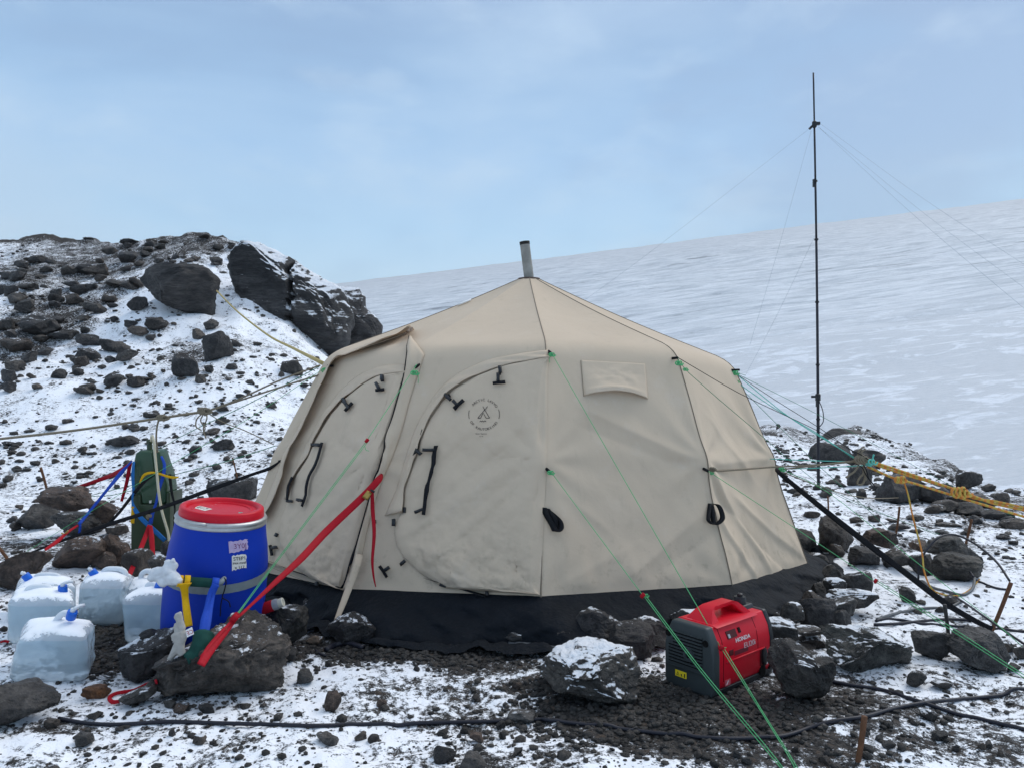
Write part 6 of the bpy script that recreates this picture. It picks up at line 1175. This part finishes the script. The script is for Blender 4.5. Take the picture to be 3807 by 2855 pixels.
stake(('R1', 228, 1412), ('R1', 264, 1545), .012, 'rusty rod sticking up behind the cairn at left', Y=7.2); stake(('R1', 1303, 1358), ('R1', 1332, 1480), .010, 'thin rusty rod in the snow near the tent left side'); stake(('R14', -20, 1150), ('R14', 122, 1345), .012, 'leaning rusty stake at the left edge behind the big rock', Y=5.75)
# cables on the ground
def cable(pts, r, m, label, n=60, cat='cable', name='cable'):
    P = []
    for p in pts:
        v = wpt(p); 
        if p[3] == 'g': v.z = gz(v.x, v.y) + r * .8
        P.append(v)
    Q = crom(P, n)
    for q in Q:
        if q.z < gz(q.x, q.y) + r * .6: q.z = gz(q.x, q.y) + r * .6
    o = MB().tube(Q, r, 8).build(name, M[m], None, loc=P[0]); return tag(o, label, cat)
g_ = lambda f, *a: [(f, x, y, 'g') for x, y in a]
cable(g_('R17', (480, 390), (600, 410), (700, 425), (900, 438), (1150, 428), (1400, 415), (1700, 425), (2212, 438)) + g_('R18', (300, 780), (560, 775), (800, 765), (1050, 775), (1250, 757), (1800, 745), (2212, 728)) + g_('R6', (250, 1162), (700, 1215), (1000, 1250), (1300, 1275), (1550, 1274), (1700, 1265), (1800, 1240), (1900, 1205), (2050, 1165)) + g_('R8', (900, 1335), (1090, 1282), (1300, 1245), (1600, 1215), (1780, 1195), (1960, 1155)), .0085, 'cable', 'long black cable winding across the whole foreground', 220)
cable(g_('R8', (672, 1105), (800, 1128), (1000, 1160), (1150, 1205), (1280, 1248), (1500, 1320), (1700, 1365), (1960, 1425)), .0085, 'cable', 'black cable from the leaning rock running off the right edge')
cable(g_('R8', (955, 738), (1100, 732), (1300, 712), (1450, 702), (1600, 712)), .0085, 'cable', 'upper black cable on the snow beside the rock pile'); cable(g_('R8', (965, 715), (1100, 705), (1250, 730), (1450, 745), (1700, 768), (1960, 785)), .008, 'cable', 'black cable passing behind the two rounded boulders')
cable(g_('R8', (975, 705), (1080, 672), (1200, 645), (1300, 632), (1430, 628), (1520, 590)), .009, 'grey_cable', 'grey hose from the rock pile towards the cable cairn', cat='hose', name='hose')
cable([('R8', 1240, 452, 'g'), ('R8', 1245, 350, 5.3), ('R8', 1285, 260, 5.35), ('R8', 1370, 170, 5.4), ('R8', 1470, 150, 5.45), ('R8', 1600, 205, 5.3), ('R8', 1740, 320, 5.0), ('R8', 1830, 448, 4.8)], .0075, 'cable', 'springy black cable arching over the cable cairn', 60)
cable([('R8', 1600, 425, 5.1), ('R8', 1540, 345, 5.25), ('R8', 1470, 285, 5.35), ('R8', 1432, 285, 5.38), ('R8', 1450, 330, 5.35), ('R8', 1530, 405, 5.2), ('R8', 1640, 462, 'g'), ('R8', 1740, 500, 'g'), ('R8', 1830, 512, 'g')], .0075, 'cable', 'black cable loop drooping over the front of the cable cairn', 60)
cable([('R8', 1240, 452, 'g'), ('R8', 1340, 500, 'g'), ('R8', 1420, 522, 'g'), ('R8', 1530, 545, 'g'), ('R8', 1590, 500, 5.0), ('R8', 1605, 430, 5.1)], .009, 'grey_cable', 'grey hose curled on the snow before the cable cairn', 50, 'hose', 'hose')
cable([('R8', 1370, 505, 'g'), ('R8', 1500, 570, 'g'), ('R8', 1640, 660, 4.2), ('R8', 1760, 745, 4.0), ('R8', 1960, 880, 3.8)], .0065, 'cable', 'thin black cable under the green rope by the rusty stake')
cable(g_('R7', (575, 780), (640, 745), (730, 735), (830, 765)), .014, 'cable', 'short black hose end at the skirt near the door flap', 20, 'hose', 'hose'); cable(g_('R7', (1830, 735), (2000, 752), (2212, 790)) + g_('R6', (120, 690), (370, 722)), .014, 'grey_cable', 'frosted dark hose lying along the skirt hem', 40, 'hose', 'hose')
cable(g_('R18', (385, 155), (420, 182), (470, 200)), .006, 'cable', 'short black cord end on snow right of the drum', 10, 'cord', 'cord')
# ------------------------------------------------------------------ antenna mast
mg = G('Q', 1768, 1058); mt = at('Q', 1757, 158, mg.y); mast = empty('antenna_mast', mg, 'tall thin black antenna mast guyed with wires right of the tent', 'antenna mast')
seg = [0, .17, .30, .45, .60, .74, .866, 1]; rad = [.0200, .0185, .0170, .0155, .0140, .0125, .0105]
def mp_(t): return mg.lerp(mt, t) + Vector((.012 * math.sin(t * math.pi), 0, 0)) * (mg.y / 9.7)
for i in range(7): MB().tube([mp_(seg[i] + (seg[i + 1] - seg[i]) * j / 4) for j in range(5)], rad[i], 12).build('pole_section', M['cable'], mast)
for t in seg[1:6]: MB().tube([mp_(t - .002), mp_(t + .002)], .026, 12).build('joint_ring', M['black_plastic'], mast)
hub = mp_(.876); hb = MB().lathe([(.012, -.05), (.03, -.03), (.03, .03), (.012, .05)], 12, Matrix.Translation(hub)); hb.box(hub + Vector((.035, 0, .01)), (.07, .04, .035)); hb.box(hub + Vector((-.035, 0, -.03)), (.08, .03, .03), Matrix.Rotation(R(-45), 3, 'Y')); hb.build('guy_hub', M['black_plastic'], mast, smooth=False)
cl = mp_(.222); b = MB().lathe([(.02, -.05), (.034, -.04), (.034, .04), (.02, .05)], 12, Matrix.Translation(cl)); b.box(cl + Vector((-.05, 0, .01)), (.07, .03, .03)); b.box(cl + Vector((-.02, -.02, -.08)), (.025, .03, .08)); b.build('guy_clamp', M['black_plastic'], mast, smooth=False)
b = MB().box(mp_(.735) + Vector((-.022, 0, .0)), (.022, .03, .10)); b.build('clip', M['black_plastic'], mast, smooth=False)
MB().tube(crom([mp_(.215) + Vector((0, -.03, 0)), mp_(.19) + Vector((.05, -.03, 0)), mp_(.165) + Vector((.055, -.03, 0)), mp_(.15) + Vector((.0, -.025, 0))], 14), .006, 6).build('cable_loop', M['cable'], mast)
def wire(a, b, label):
    p = a; q = wpt(b); mid = p.lerp(q, .5) - Vector((0, 0, .05)); o = MB().tube(crom([p, mid, q], 14), .0013, 5, caps=False).build('guy_wire', M['thin_wire'], None, loc=q); tag(o, label, 'wire')
h0 = hub + Vector((-.07, 0, -.06)); h1 = hub + Vector((.05, 0, -.03))
wire(h0, ('Q', 1120, 752, 12.5), 'thin mast guy wire slanting left behind the tent roof'); wire(h0 + Vector((.03, 0, -.02)), ('Q', 1620, 745, 12), 'steep thin mast guy wire behind the tent right eave')
wire(mp_(.615), ('Q', 1600, 830, 12), 'short thin mast guy wire from mid mast to behind the tent')
wire(h1, ('R15', 2100, 815, 8.5), 'lower of the thin mast guy wires running right'); wire(h1, ('R15', 2100, 690, 9.5), 'middle one of the thin mast guy wires running right'); wire(h1 + Vector((.04, 0, .03)), ('R15', 2100, 550, 9.5), 'upper of the thin mast guy wires running right')
